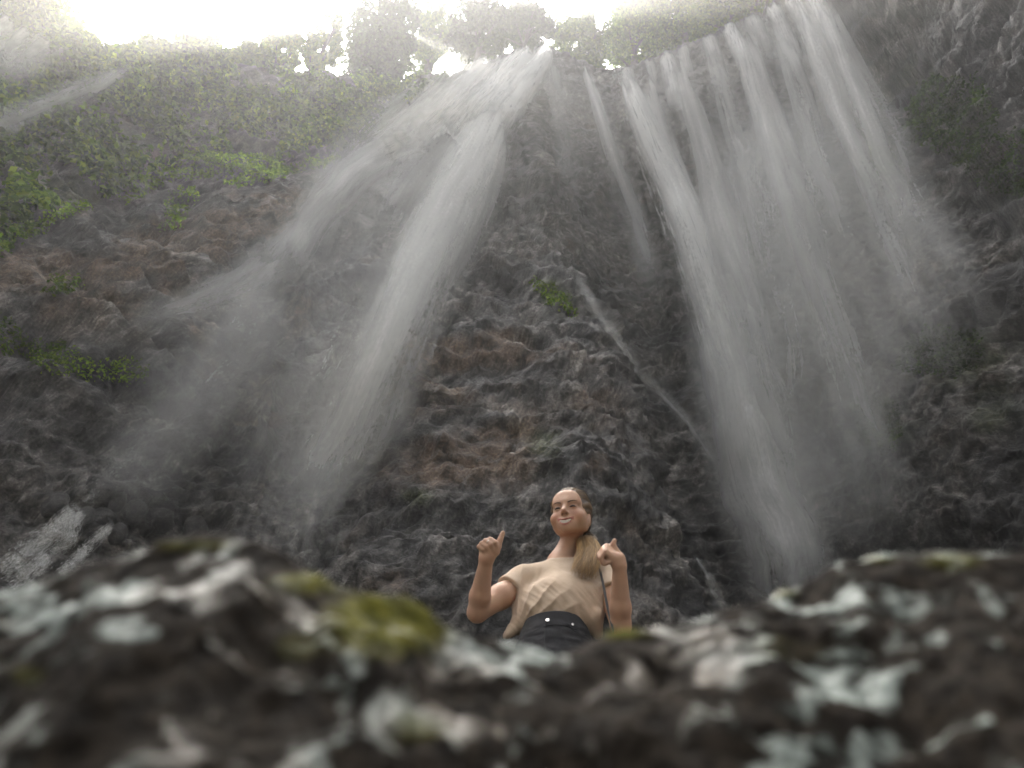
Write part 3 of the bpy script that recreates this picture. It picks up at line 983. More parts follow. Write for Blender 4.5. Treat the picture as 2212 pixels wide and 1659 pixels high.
TREES = [
    (70, -70, 300, 1.2, 'leafy tree overhanging the top left corner fall', np.vstack([PAL_BRIGHT, PAL_MID]), .5, 1.2, .34, 'tree'),
    (200, 86, 100, 1.0, 'small shrub right of the corner fall at top left', PAL_BRIGHT, .05, .8, .26, 'shrub'),
    (275, 124, 80, 0.8, 'yellow green shrub where the left ridge dips', PAL_YEL, .05, .7, .24, 'shrub'),
    (370, 100, 110, 1.0, 'rounded shrub on the left ridge, first of the low row', PAL_MID, .05, .9, .26, 'shrub'),
    (470, 88, 140, 1.2, 'broad rounded bush in the middle of the left ridge', np.vstack([PAL_MID, PAL_BRIGHT]), .05, 1.1, .26, 'shrub'),
    (555, 112, 90, 1.0, 'dark bush on the left ridge just before the airy tree', PAL_MID, .05, .9, .26, 'shrub'),
    (660, 48, 90, 1.6, 'airy backlit yellow green tree against the white sky', np.vstack([PAL_YEL, PAL_BRIGHT * 1.2]), .22, .6, .26, 'tree'),
    (728, 40, 80, 2.2, 'taller thin tree touching the airy backlit tree', np.vstack([PAL_YEL, PAL_MID]), .3, .55, .26, 'tree'),
    (860, 36, 170, 2.0, 'dense dark dome shaped tree left of the bright lip', PAL_DARK, .05, 1.6, .30, 'tree'),
    (955, 14, 110, 2.6, 'tall feathery tree rising behind the dome shaped tree', PAL_MID, .25, .8, .28, 'tree'),
    (1040, 30, 150, 2.0, 'hazy rounded tree directly above the bright lip', PAL_DARK, .52, .9, .30, 'tree'),
    (1120, 34, 120, 2.2, 'hazy ragged tree right above the top of the left fall', PAL_DARK, .55, .7, .28, 'tree'),
    (1245, 28, 120, 1.2, 'green bush just right of the gap above the buttress', PAL_MID, .02, 1.1, .27, 'shrub'),
    (1330, 2, 150, 1.4, 'big green bush above the right fall where its jet begins', np.vstack([PAL_MID, PAL_BRIGHT]), .02, 1.3, .27, 'shrub'),
    (1425, -30, 160, 1.4, 'lush bush above the middle of the right brim', np.vstack([PAL_MID, PAL_BRIGHT]), .02, 1.3, .27, 'shrub'),
    (1520, -62, 150, 1.4, 'yellowish bush above the right brim at the picture top', np.vstack([PAL_YEL, PAL_MID]), .02, 1.2, .25, 'shrub'),
    (1600, -90, 130, 1.2, 'last bush on the right brim beside the fall crest', np.vstack([PAL_YEL, PAL_MID]), .02, 1.0, .24, 'shrub'),
]
for k, (px, py, w, dy, lab, pal, low, dens, leaf, nm) in enumerate(TREES):
    tree(px, py, w, dy, lab, pal, 900 + k * 7, low, dens, leaf, nm)
# ================================================================== FOREGROUND ROCKS AND CASCADE BOULDERS
def mat_lichen_glint_rock():
    t = NT('lichen_glint_rock')
    co = t.coord('Object')
    n1 = t.noise(t.mapping(co, (1, 1, 1.35), (0, 0, 0), (0, 0.35, 0)), 34.0, 3, 0.55, 0.8)
    n2 = t.noise(co, 90.0, 4, 0.6)
    n3 = t.noise(co, 9.0, 4, 0.55, 0.3)
    base = t.ramp(n2, [(0.3, (0.006, 0.005, 0.004)), (0.55, (0.020, 0.016, 0.012)), (0.75, (0.045, 0.036, 0.027))])
    lichen_glint = t.ramp(n2, [(0.3, (0.12, 0.14, 0.12)), (0.7, (0.34, 0.39, 0.35))])  # pale lichen, with wet sky glints painted into the same patches
    warm = t.ramp(n2, [(0.3, (0.060, 0.050, 0.038)), (0.7, (0.22, 0.19, 0.15))])
    lichen_glint = t.mix(t.ramp(n3, [(0.47, 0.0), (0.6, 1.0)]), lichen_glint, warm)
    lf = t.math('ADD', n1, t.math('MULTIPLY', t.attr('lichen'), 0.22))
    lf = t.ramp(lf, [(0.50, 0.0), (0.66, 1.0)], 'EASE')
    col = t.mix(lf, base, lichen_glint)
    ms = t.ramp(n2, [(0.3, (0.020, 0.022, 0.004)), (0.7, (0.135, 0.128, 0.018))])
    mf = t.ramp(t.math('ADD', t.attr('moss'), t.math('MULTIPLY', n1, 0.6)), [(0.60, 0.0), (1.05, 1.0)])
    col = t.mix(mf, col, ms)
    h = t.math('ADD', t.math('MULTIPLY', n1, 0.6), t.math('MULTIPLY', n2, 0.4))
    nor = t.bump(h, 0.8, 0.012)
    p = t.principled(Base_Color=col, Roughness=t.ramp(lf, [(0.0, 0.75), (1.0, 0.36)]), Normal=nor)
    t.l(t.ramp(lf, [(0.0, 0.05), (1.0, 0.35)]), p.inputs['Specular IOR Level'])
    return t.surf(p.outputs[0])


M_LICHEN_GLINT = mat_lichen_glint_rock()


def front_rock(crest, yc, px0, px1, seed, label, moss_blobs, cut, lichen_glint):
    """boulder close to the lens: a steep near face, a rounded crest and a back that falls away"""
    cr = np.array([at_y(px, py, yc) for px, py in crest])
    nx, ny = 330, 230
    xs = np.linspace(at_y(px0, 1300, yc)[0], at_y(px1, 1300, yc)[0], nx)
    zc = np.interp(xs, cr[:, 0], cr[:, 2])
    k = np.exp(-(np.arange(-5, 6) / 2.2) ** 2); k /= k.sum()
    zc = np.convolve(np.pad(zc, 5, mode='edge'), k, 'valid')
    t = np.linspace(-1, 1, ny)
    t = np.sign(t) * np.abs(t) ** 1.25
    X, T = np.meshgrid(xs, t)
    ycx = yc + 0.03 * np.sin(xs * 9 + seed)
    # profile: t<0 the near face, t>0 the back
    Yf = ycx[None, :] + np.where(T < 0, 0.17 * T, 0.85 * T)
    drop = np.where(T < 0, 0.42 * np.abs(T) ** 1.25 * 0.92, 0.30 * np.abs(T) ** 1.6 + 0.05 * np.abs(T))
    Z = zc[None, :] - drop
    P = np.stack([X, Yf, Z], -1)
    q = P.copy()
    nrm = np.stack([0 * X, np.where(T < 0, -0.80, -0.1) + 0 * X, np.where(T < 0, 0.60, 1.0) + 0 * X], -1)
    w = smooth(0.0, 0.12, np.abs(T))
    keep = 0.35 + 0.65 * w
    d = 0.019 * fbm(q * 8, 3, seed) + 0.006 * fbm(q * 20, 3, seed + 3, ridged=True) + 0.003 * fbm(q * 65, 3, seed + 5, billow=True)
    pits = np.maximum(fbm(q * 32, 2, seed + 9) - 0.15, 0)
    d = d - 0.012 * pits
    P = P + nrm * (d * keep)[..., None]
    # settle the boulder so that its outline runs along the measured crest
    cpx = np.array([c_[0] for c_ in crest], float); cpy = np.array([c_[1] for c_ in crest], float)
    for _ in range(3):
        ax_, ay_, az_ = project(P)
        ay_ = np.where(az_ < 0.15, 1e6, ay_)
        top = np.array([ay_[:, j].min() for j in range(nx)]); jx = np.array([ax_[ay_[:, j].argmin(), j] for j in range(nx)])
        tgt = np.interp(jx, cpx, cpy)
        err = np.clip(tgt - top, -70, 70)
        good = (tgt < 1530) & (jx > -400) & (jx < 2600)
        err = np.interp(np.arange(nx), np.nonzero(good)[0], err[good])
        err = np.convolve(np.pad(err, 14, mode='edge'), np.ones(29) / 29, 'valid')
        P[..., 2] -= (err * 0.42 / FPX / 0.80)[None, :]
    px, py, _ = project(P)
    moss = np.zeros(X.shape)
    for (a, b, sx, sy, amp) in moss_blobs:
        g_ = np.exp(-(((px - a) / sx) ** 2 + ((py - b) / sy) ** 2)) * amp
        moss = np.maximum(moss, g_)
    P = P + nrm * (0.003 * smooth(0.2, 0.9, moss))[..., None]
    V = P.reshape(-1, 3)
    idx = np.arange(nx * ny).reshape(ny, nx)
    F = np.stack([idx[:-1, :-1], idx[:-1, 1:], idx[1:, 1:], idx[1:, :-1]], -1).reshape(-1, 4)
    c = V.mean(0)
    c = np.array([c[0], yc + 0.2, -0.1])
    me = mesh_np('rock', V - c, F)
    vattr(me, 'moss', moss.ravel())
    lm = np.zeros(X.shape) - 0.25
    for (a, b, sx, sy, amp) in lichen_glint:
        lm = np.maximum(lm, -0.25 + amp * np.exp(-(((px - a) / sx) ** 2 + ((py - b) / sy) ** 2)))
    vattr(me, 'lichen', lm.ravel())
    o = obj('rock', me, M_LICHEN_GLINT, label=label, cat='rock')
    o.location = c
    return o


L_CREST = [(-900, 1330), (-300, 1320), (-100, 1300), (0, 1285), (120, 1245), (260, 1200), (360, 1178), (430, 1158), (485, 1146), (545, 1162), (600, 1205), (660, 1235), (720, 1262), (760, 1288), (830, 1296), (890, 1300), (930, 1330),
           (965, 1362), (1060, 1378), (1150, 1400), (1215, 1424), (1280, 1448), (1400, 1500), (1600, 1600)]
R_CREST = [(860, 1640), (1000, 1540), (1120, 1462), (1190, 1428), (1240, 1402), (1300, 1378), (1400, 1358), (1480, 1346), (1560, 1322), (1640, 1298), (1690, 1286), (1720, 1268), (1790, 1228), (1870, 1204), (1960, 1194), (2060, 1188), (2212, 1196), (2400, 1200), (3000, 1240)]
front_rock(L_CREST, 0.37, -700, 1400, 31, 'dark blurred humped rock with pale lichen and wet glints at lower left', [(840, 1345, 150, 85, 1.0), (690, 1262, 120, 26, .9), (420, 1180, 130, 16, .6), (640, 1400, 130, 70, .45), (60, 1460, 60, 30, .6), (900, 1580, 90, 60, .5)], 0,
           [(850, 1470, 260, 130, .35), (1060, 1420, 150, 50, .7), (150, 1300, 200, 60, .5), (760, 1270, 80, 30, .5), (300, 1400, 200, 100, .1), (750, 1580, 200, 70, .45)])
front_rock(R_CREST, 0.345, 980, 2900, 57, 'blurred wet rock with white lichen and wet glints sloping up at lower right', [(1350, 1375, 80, 14, .9), (1690, 1285, 50, 14, .7), (2050, 1215, 110, 25, .6), (1900, 1210, 80, 12, .55), (1700, 1400, 150, 60, .4)], 0,
           [(1450, 1400, 240, 60, .75), (1750, 1300, 160, 50, .5), (1500, 1480, 200, 60, .5), (1350, 1560, 120, 60, .4), (1780, 1500, 160, 80, .45), (2150, 1600, 100, 100, .4), (1950, 1205, 160, 14, .5)])


def boulder_mesh(seed):
    bm = bmesh.new()
    bmesh.ops.create_icosphere(bm, subdivisions=4, radius=1.0)
    V = np.array([v.co[:] for v in bm.verts])
    F = np.array([[v.index for v in f.verts] for f in bm.faces])
    bm.free()
    rng = np.random.default_rng(seed)
    for _ in range(9):                       # knocked-off flats
        n = rng.normal(0, 1, 3); n /= np.linalg.norm(n)
        h = rng.uniform(0.62, 0.9)
        s = V @ n - h
        V = V - np.where(s > 0, s, 0)[:, None] * n * 0.85
    d = 0.12 * fbm(V * 1.8 + seed, 3, seed) + 0.05 * fbm(V * 6 + seed, 3, seed + 1, ridged=True)
    V = V * (1 + d)[:, None]
    me = mesh_np('boulder', V, F)
    vcol(me, 'tint', np.array([.075, .07, .066]) * np.interp(fbm(V * 4, 3, seed), [-.5, .5], [.5, 1.6])[:, None]); vattr(me, 'gloss', np.full(len(V), .5))
    return me


BM = [boulder_mesh(s) for s in (3, 8, 15)]
M_ROCKW = M_CLIFF
BOULDERS = [
    (215, 1052, 34, 'dark boulder standing highest in the lower left cascade'), (250, 1080, 22, 'small stone just under the highest cascade boulder'), (120, 1088, 30, 'squat stone at the far left above the foaming cascade'),
    (180, 1112, 20, 'dark stone splitting the head of the foaming cascade'), (165, 1142, 16, 'little stone in the middle of the foaming cascade'), (220, 1115, 26, 'rounded stone right of the cascade head'),
    (285, 1098, 30, 'wet hump of rock in the mist right of the cascade'), (350, 1118, 34, 'broad dark boulder at the right end of the cascade shelf'), (195, 1172, 30, 'flat boulder between the two cascade branches'),
    (305, 1140, 24, 'low stone under the misty cascade shelf'), (250, 1150, 22, 'dark wedge stone beside the right cascade branch'), (420, 1140, 30, 'dim boulder nearest the blurred left rock'),
]
for k, (px, py, r, lab) in enumerate(BOULDERS):
    p = hit(px, py)
    zc = p[1] * CP + p[2] * SP
    rad = r * zc / FPX
    o = obj('boulder', BM[k % 3], M_ROCKW, label=lab, cat='boulder', group='boulders in the lower left cascade')
    o.location = p + np.array([0, 0.25 * rad, 0])
    o.scale = (rad * 1.15, rad, rad * 0.85)
    o.rotation_euler = (k * 1.3, k * 0.7, k * 2.1)
# ================================================================== THE PERSON
class Field:
    """signed distance field on a regular grid, turned into one continuous surface"""
    def __init__(self, lo, hi, h):
        self.lo = np.array(lo, float); self.h = h
        self.n = np.ceil((np.array(hi) - self.lo) / h).astype(int) + 1
        self.phi = np.full(self.n, 0.5, np.float32)

    def _sub(self, lo, hi):
        a = np.clip(np.floor((np.array(lo) - self.lo) / self.h).astype(int), 0, self.n)
        b = np.clip(np.ceil((np.array(hi) - self.lo) / self.h).astype(int) + 1, 0, self.n)
        if np.any(b <= a):
            return None, None
        sl = tuple(slice(a[i], b[i]) for i in range(3))
        ax = [(np.arange(a[i], b[i]) * self.h + self.lo[i]).astype(np.float32) for i in range(3)]
        P = np.stack(np.meshgrid(*ax, indexing='ij'), -1)
        return sl, P

    def _apply(self, lo, hi, fn, k, sub=False):
        m = max(k * 1.2, 0.012) + 0.01
        sl, P = self._sub(np.array(lo) - m, np.array(hi) + m)
        if sl is None:
            return
        d = fn(P).astype(np.float32)
        a = self.phi[sl]
        if sub:
            d = -d
            hh = np.clip(0.5 - 0.5 * (d - a) / k, 0, 1)
            # smooth max(a, d)
            self.phi[sl] = a * hh + d * (1 - hh) + k * hh * (1 - hh)
        else:
            hh = np.clip(0.5 + 0.5 * (d - a) / k, 0, 1)
            self.phi[sl] = d * (1 - hh) + a * hh - k * hh * (1 - hh)

    def cone(self, a, b, ra, rb, k=0.02, sub=False, sq=None):
        a = np.array(a, float); b = np.array(b, float)
        r = max(ra, rb)
        def fn(P):
            pa = P - a; ba = b - a
            t = np.clip((pa @ ba) / (ba @ ba), 0, 1)
            return np.linalg.norm(pa - t[..., None] * ba, axis=-1) - (ra + (rb - ra) * t)
        self._apply(np.minimum(a, b) - r, np.maximum(a, b) + r, fn, k, sub)

    def chain(self, pts, rs, k=0.012):
        for i in range(len(pts) - 1):
            self.cone(pts[i], pts[i + 1], rs[i], rs[i + 1], k)

    def ell(self, c, r, R=None, k=0.02, sub=False):
        c = np.array(c, float); r = np.array(r, float)
        R = np.eye(3) if R is None else np.array(R)     # rows are the local axes
        def fn(P):
            q = (P - c) @ R.T
            k0 = np.linalg.norm(q / r, axis=-1); k1 = np.linalg.norm(q / (r * r), axis=-1)
            return k0 * (k0 - 1) / np.maximum(k1, 1e-6)
        m = r.max()
        self._apply(c - m, c + m, fn, k, sub)

    def clip_plane(self, p, n, lo, hi, k=0.004):
        """remove everything on the n side of the plane inside a box"""
        p = np.array(p, float); n = np.array(n, float); n = n / np.linalg.norm(n)
        self._apply(lo, hi, lambda P: (p - P) @ n, k, True)

    def mesh(self):
        phi = self.phi
        ins = phi < 0
        c = np.zeros(np.array(phi.shape) - 1, np.uint8)
        for dx in (0, 1):
            for dy in (0, 1):
                for dz in (0, 1):
                    c += ins[dx:phi.shape[0] - 1 + dx, dy:phi.shape[1] - 1 + dy, dz:phi.shape[2] - 1 + dz]
        act = (c > 0) & (c < 8)
        I = np.argwhere(act)
        vid = np.full(c.shape, -1, np.int64); vid[act] = np.arange(len(I))
        acc = np.zeros((len(I), 3)); cnt = np.zeros(len(I))
        offs = np.array([[x, y, z] for x in (0, 1) for y in (0, 1) for z in (0, 1)])
        for a in range(8):
            for b in range(a + 1, 8):
                if np.abs(offs[a] - offs[b]).sum() != 1:
                    continue
                A = I + offs[a]; B = I + offs[b]
                fa = phi[A[:, 0], A[:, 1], A[:, 2]]; fb = phi[B[:, 0], B[:, 1], B[:, 2]]
                m = (fa < 0) != (fb < 0)
                t = np.where(m, fa / np.where(m, fa - fb, 1), 0)
                acc += np.where(m[:, None], offs[a] + t[:, None] * (offs[b] - offs[a]), 0); cnt += m
        V = (I + acc / cnt[:, None]) * self.h + self.lo
        F = []
        for ax in range(3):
            s0 = [slice(None)] * 3; s1 = [slice(None)] * 3
            s0[ax] = slice(0, -1); s1[ax] = slice(1, None)
            x = ins[tuple(s0)] != ins[tuple(s1)]
            E = np.argwhere(x)
            o1, o2 = (ax + 1) % 3, (ax + 2) % 3
            ok = (E[:, o1] > 0) & (E[:, o2] > 0) & (E[:, o1] < phi.shape[o1] - 1) & (E[:, o2] < phi.shape[o2] - 1)
            E = E[ok]
            def vv(d1, d2):
                Q = E.copy(); Q[:, o1] += d1; Q[:, o2] += d2
                return vid[Q[:, 0], Q[:, 1], Q[:, 2]]
            q = np.stack([vv(-1, -1), vv(0, -1), vv(0, 0), vv(-1, 0)], -1)
            flip = ~ins[E[:, 0], E[:, 1], E[:, 2]]
            q[flip] = q[flip][:, ::-1]
            F.append(q)
        return V, np.vstack(F)


def relax(V, F, it=2, lam=0.5):
    n = len(V)
    e = np.vstack([F[:, [0, 1]], F[:, [1, 2]], F[:, [2, 3]], F[:, [3, 0]]])
    e = np.vstack([e, e[:, ::-1]])
    deg = np.bincount(e[:, 0], minlength=n)[:, None]
    for _ in range(it):
        S = np.zeros_like(V)
        for c in range(3):
            S[:, c] = np.bincount(e[:, 0], weights=V[e[:, 1], c], minlength=n)
        V = V + lam * (S / np.maximum(deg, 1) - V)
    return V


def vnormals(V, F):
    fn = np.cross(V[F[:, 2]] - V[F[:, 0]], V[F[:, 3]] - V[F[:, 1]])
    N = np.zeros_like(V)
    for k in range(4):
        for c in range(3):
            N[:, c] += np.bincount(F[:, k], weights=fn[:, c], minlength=len(V))
    return N / np.maximum(np.linalg.norm(N, axis=1), 1e-9)[:, None]


def unit(v):
    v = np.array(v, float)
    return v / np.linalg.norm(v)


FEET_Z = 0.505
# ---- joints, from where the figure stands about 2.7 m in front of the lens
HEAD = at_y(1233, 1119, 2.690)
NECKB = at_y(1212, 1212, 2.760)
SL = at_y(1130, 1256, 2.745)          # shoulder on the picture's left (her right)
SR = at_y(1312, 1246, 2.745)
EL = at_y(1031, 1323, 2.66)
ER = at_y(1341, 1352, 2.63)
WL = at_y(1051, 1206, 2.49)
WR = at_y(1338, 1222, 2.46)
WAIST = np.array([0.150, 2.715, 1.50])
HIP = np.array([0.145, 2.73, 1.37])

# ---- head frame: x to the picture's right, y out of the face, z to the crown
az = math.radians(20.0); dn = math.radians(10.0)
hy = np.array([-math.sin(az) * math.cos(dn), -math.cos(az) * math.cos(dn), -math.sin(dn)])
hx = unit(np.cross(hy, [0, 0, 1])) * -1
hx = hx if hx[0] > 0 else -hx
roll = math.radians(4.0)
hz = unit(np.cross(hx, hy)); hz = hz if hz[2] > 0 else -hz
hx, hz = hx * math.cos(roll) - hz * math.sin(roll), hz * math.cos(roll) + hx * math.sin(roll)
HR = np.stack([hx, hy, hz])           # rows


def H(x, y, z):
    return HEAD + x * hx + y * hy + z * hz


def hand_pt(crop_x0, crop_y0):
    """fold points measured on the hand into space; d is centimetres towards the viewer"""
    def f(cx, cy, d, r0):
        px = (crop_x0 + cx * 140.0 / 1659.0) * 2212.0 / 2560.0
        py = (crop_y0 + cy * 140.0 / 1659.0) * 2212.0 / 2560.0
        return at_r(px, py, r0 - d * 0.01)
    return f


def build_person():
    lo = np.array([-0.32, 2.28, 0.46]); hi = np.array([0.64, 2.98, 2.28])
    B = Field(lo, hi, 0.0042)
    # ---------- trunk and legs
    B.cone(NECKB + [0, .01, .0], H(0, -.038, -.05), .046, .040, .012)
    B.cone(NECKB + [0, .015, -.02], NECKB + [0, .02, -.06], .06, .085, .04)
    B.ell([.21, 2.755, 1.70], [.135, .085, .16], k=.04)
    B.cone(NECKB + [0, .01, -.05], SL, .045, .045, .03)
    B.cone(NECKB + [0, .01, -.05], SR, .045, .045, .03)
    B.ell(WAIST + [0, .015, 0.02], [.115, .08, .12], k=.05)
    B.ell(HIP, [.15, .10, .10], k=.05)
    hipl = HIP + [-.08, 0, -.03]; hipr = HIP + [.08, 0, -.03]
    kl = np.array([.045, 2.70, .96]); kr = np.array([.245, 2.70, .96])
    al = np.array([.03, 2.745, .575]); ar = np.array([.265, 2.745, .575])
    for h_, k_, a_, sx in ((hipl, kl, al, -1), (hipr, kr, ar, 1)):
        B.cone(h_, k_, .082, .052, .03)
        B.cone(k_, k_ * .65 + a_ * .35 + [0, .012, 0], .050, .052, .02)
        B.cone(k_ * .65 + a_ * .35 + [0, .012, 0], a_, .052, .034, .02)
        B.cone(a_ + [0, .02, -.03], a_ + [sx * .02, -.13, -.045], .034, .026, .02)
        B.cone(a_ + [sx * .02, -.13, -.045], a_ + [sx * .028, -.19, -.05], .028, .020, .015)
    # ---------- arms
    for S, E, W, sgn in ((SL, EL, WL, -1), (SR, ER, WR, 1)):
        B.cone(S, S * .5 + E * .5, .048, .047, .02)
        B.cone(S * .5 + E * .5, E, .047, .037, .02)
        m = E * .70 + W * .30
        B.cone(E, m, .037, .039, .015)
        B.cone(m, W, .039, .0245, .015)
    # ---------- her right hand (picture left): closed fist, palm to the viewer, thumb up
    f = hand_pt(1150, 1310)
    r0 = np.linalg.norm(WL)
    w = WL
    fist = {
        'index': [(965, 600, -1.2), (895, 450, 1.0), (1050, 545, 2.3), (1095, 690, 1.9)],
        'middle': [(860, 640, -1.2), (760, 500, 1.2), (905, 610, 2.7), (965, 750, 2.1)],
        'ring': [(765, 700, -1.2), (645, 580, 1.2), (795, 690, 2.7), (860, 830, 2.1)],
        'pinky': [(690, 770, -.9), (560, 675, 1.0), (690, 760, 2.2), (770, 890, 1.7)]}
    rr = {'index': .0098, 'middle': .0102, 'ring': .0098, 'pinky': .0088}
    for nm, pp in fist.items():
        P3 = [f(*p, r0) for p in pp]
        r = rr[nm]
        B.cone(w, P3[0], .019, .0135, .018)
        B.chain(P3, [.0118, r, r, r * .9], .003)
    B.cone(w, f(1050, 820, 1.0, r0), .020, .017, .012)
    B.cone(f(860, 880, .6, r0), f(900, 780, .6, r0), .021, .017, .012)
    TH = [f(1050, 820, 1.0, r0), f(1130, 680, .8, r0), f(1185, 480, .3, r0), f(1272, 265, -.2, r0)]
    B.chain(TH, [.0145, .0125, .0108, .0090], .005)
    ring_at = (f(760, 500, 1.2, r0), f(905, 610, 2.7, r0))
    # ---------- her left hand (picture right): fist with the back of the hand up, thumb up behind
    f = hand_pt(1460, 1320)
    r0 = np.linalg.norm(WR)
    w = WR
    fist2 = {
        'pinky': [(640, 720, 1.9), (490, 895, 2.3), (600, 1060, 2.3), (735, 1020, 2.1)],
        'ring': [(610, 660, .5), (462, 850, .9), (575, 1040, .9), (720, 1010, .9)],
        'middle': [(625, 595, -.9), (455, 790, -.6), (570, 1000, -.6), (700, 980, -.4)],
        'index': [(680, 550, -2.3), (490, 740, -2.0), (590, 940, -2.0), (700, 900, -1.8)]}
    for nm, pp in fist2.items():
        P3 = [f(*p, r0) for p in pp]
        r = rr[nm]
        B.cone(w, P3[0], .021, .0125, .012)
        B.chain(P3, [.0120, r, r, r * .9], .003)
    B.cone(f(1050, 900, 0, r0), f(760, 860, 0, r0), .022, .019, .012)
    TH = [f(1080, 860, -2.2, r0), f(920, 640, -2.8, r0), f(860, 500, -2.8, r0), f(905, 375, -2.8, r0)]
    B.chain(TH, [.0150, .0125, .0110, .0088], .005)
    # ---------- head
    B.ell(H(0, -.014, .031), [.081, .096, .087], HR, .01)
    B.ell(H(0, .018, -.022), [.064, .072, .062], HR, .02)
    for s in (-1, 1):
        B.cone(H(s * .054, -.012, -.046), H(s * .014, .064, -.074), .017, .014, .022)
        B.ell(H(s * .046, .053, -.022), [.027, .025, .024], HR, .018)
        B.cone(H(s * .010, .084, .034), H(s * .046, .066, .034), .008, .007, .016)
    for s in (-1, 1):
        B.ell(H(s * .050, .022, -.030), [.022, .036, .034], HR, .02)
    B.ell(H(0, .068, -.078), [.019, .019, .015], HR, .018)
    B.ell(H(0, .066, .056), [.054, .020, .040], HR, .03)
    for s in (-1, 1):
        B.ell(H(s * .033, .100, .010), [.020, .017, .013], HR, .014, True)
        B.ell(H(s * .032, .072, .009), [.017, .013, .010], HR, .008)
        B.cone(H(s * .030, .089, -.036), H(s * .033, .073, -.066), .003, .002, .008, True)     # smile fold
    B.cone(H(0, .086, .022), H(0, .106, -.013), .0068, .0100, .010)
    B.ell(H(0, .108, -.0165), [.0098, .0100, .0090], HR, .006)
    for s in (-1, 1):
        B.ell(H(s * .0108, .096, -.021), [.0065, .0090, .0065], HR, .006)
    # mouth: a muzzle, two lips bent into a smile, an opening for the teeth
    B.ell(H(0, .066, -.054), [.038, .026, .026], HR, .016)
    up = [H(x, .0925 - 9.5 * x * x, -.0495 + 10.5 * x * x) for x in (-.031, -.020, -.009, 0, .009, .020, .031)]
    dnl = [H(x, .0905 - 9.5 * x * x, -.0690 + 28.0 * x * x) for x in (-.029, -.019, -.009, 0, .009, .019, .029)]
    B.chain(up, [.0022, .0032, .0036, .0034, .0036, .0032, .0022], .004)
    B.chain(dnl, [.0020, .0038, .0045, .0047, .0045, .0038, .0020], .004)
    op = [H(x, .0925 - 8 * x * x, -.0585 + 17.0 * x * x) for x in (-.0265, -.018, -.009, 0, .009, .018, .0260)]
    for i in range(6):
        ra = [.0030, .0056, .0068, .0072, .0068, .0056, .0030]
        B.cone(op[i], op[i + 1], ra[i], ra[i + 1], .0025, True)
    for s in (-1, 1):                       # ears
        B.ell(H(s * .076, -.012, -.014), [.008, .017, .030], HR, .006)
    V, F = B.mesh()
    V = relax(V, F, 1, 0.35)
    L = (V - HEAD) @ HR.T
    col = np.tile(np.array([.54, .325, .215]), (len(V), 1)) * (1 + 0.06 * fbm(V * 40, 2, 3))[:, None]
    def blend(m, c):
        nonlocal col
        m = np.clip(m, 0, 1)[:, None]
        col = col * (1 - m) + np.array(c) * m
    g3 = lambda c, r: np.exp(-(((L - np.array(c)) / np.array(r)) ** 2).sum(1))
    for s in (-1, 1):
        blend(0.55 * g3((s * .043, .07, -.022), (.020, .03, .018)), (.50, .19, .125))
        blend(0.8 * g3((s * .033, .082, .012), (.014, .02, .007)), (.27, .145, .09))  # eyelid and socket shading painted into the skin colour
    blend(0.25 * g3((0, .108, -.018), (.013, .02, .013)), (.55, .26, .18))
    def near_path(Q, r):
        d = np.min([np.linalg.norm(V - q, axis=1) for q in Q], axis=0)
        return smooth(r * 1.5, r * 0.8, d)
    blend(0.85 * np.maximum(near_path(up, .0048), near_path(dnl, .0060)), (.36, .115, .085))
    blend(near_path([q - hy * .012 for q in op[1:-1]], .0062) * (L[:, 1] < .088) * (np.abs(L[:, 0]) < .021), (.05, .015, .012))
    return V, F, col, ring_at, up, dnl


PV, PF, PC, RING_AT, LIP_U, LIP_D = build_person()

person = empty('person', (0.16, 2.73, FEET_Z), 'smiling person with ponytail in beige shirt giving two thumbs up before the falls', 'person')


def mat_skin():
    t = NT('skin')
    c = t.attr('tint', True)
    co = t.coord('Object')
    n = t.noise(co, 120.0, 3, 0.6)
    p = t.principled(Base_Color=c, Roughness=0.46, Normal=t.bump(n, 0.15, 0.002))
    p.inputs['Subsurface Weight'].default_value = 0.12
    p.inputs['Subsurface Radius'].default_value = (1.0, 0.35, 0.2)
    p.inputs['Subsurface Scale'].default_value = 0.008
    p.inputs['Specular IOR Level'].default_value = 0.4
    return t.surf(p.outputs[0])


def mat_cloth(name, c0, c1, scale, rough=0.85, bump=0.25):
    t = NT(name)
    co = t.coord('Object')
    n = t.noise(co, scale, 4, 0.6)
    w = t.noise(co, 420.0, 2, 0.5)
    col = t.ramp(n, [(0.3, c0), (0.7, c1)])
    p = t.principled(Base_Color=col, Roughness=rough, Normal=t.bump(w, bump, 0.002))
    p.inputs['Sheen Weight'].default_value = 0.15
    return t.surf(p.outputs[0])


def mat_plain(name, c, rough=0.5, metal=0.0):
    t = NT(name)
    n = t.noise(t.coord('Object'), 90.0, 3, 0.6)
    col = t.ramp(n, [(0.3, tuple(x * 0.8 for x in c)), (0.7, tuple(min(1, x * 1.15) for x in c))])
    return t.surf(t.principled(Base_Color=col, Roughness=rough, Metallic=metal).outputs[0])


M_SKIN = mat_skin()
body_me = mesh_np('body', PV, PF); vcol(body_me, 'tint', PC)
body = obj('body', body_me, M_SKIN, person)
PBVH = BVHTree.FromPolygons(PV.tolist(), PF.tolist())


def on_face(x, z, out=0.0):
    o = H(x, .16, z)
    loc, nor, i, d = PBVH.ray_cast(Vector(o), Vector(-hy))
    return np.array(loc) + hy * out


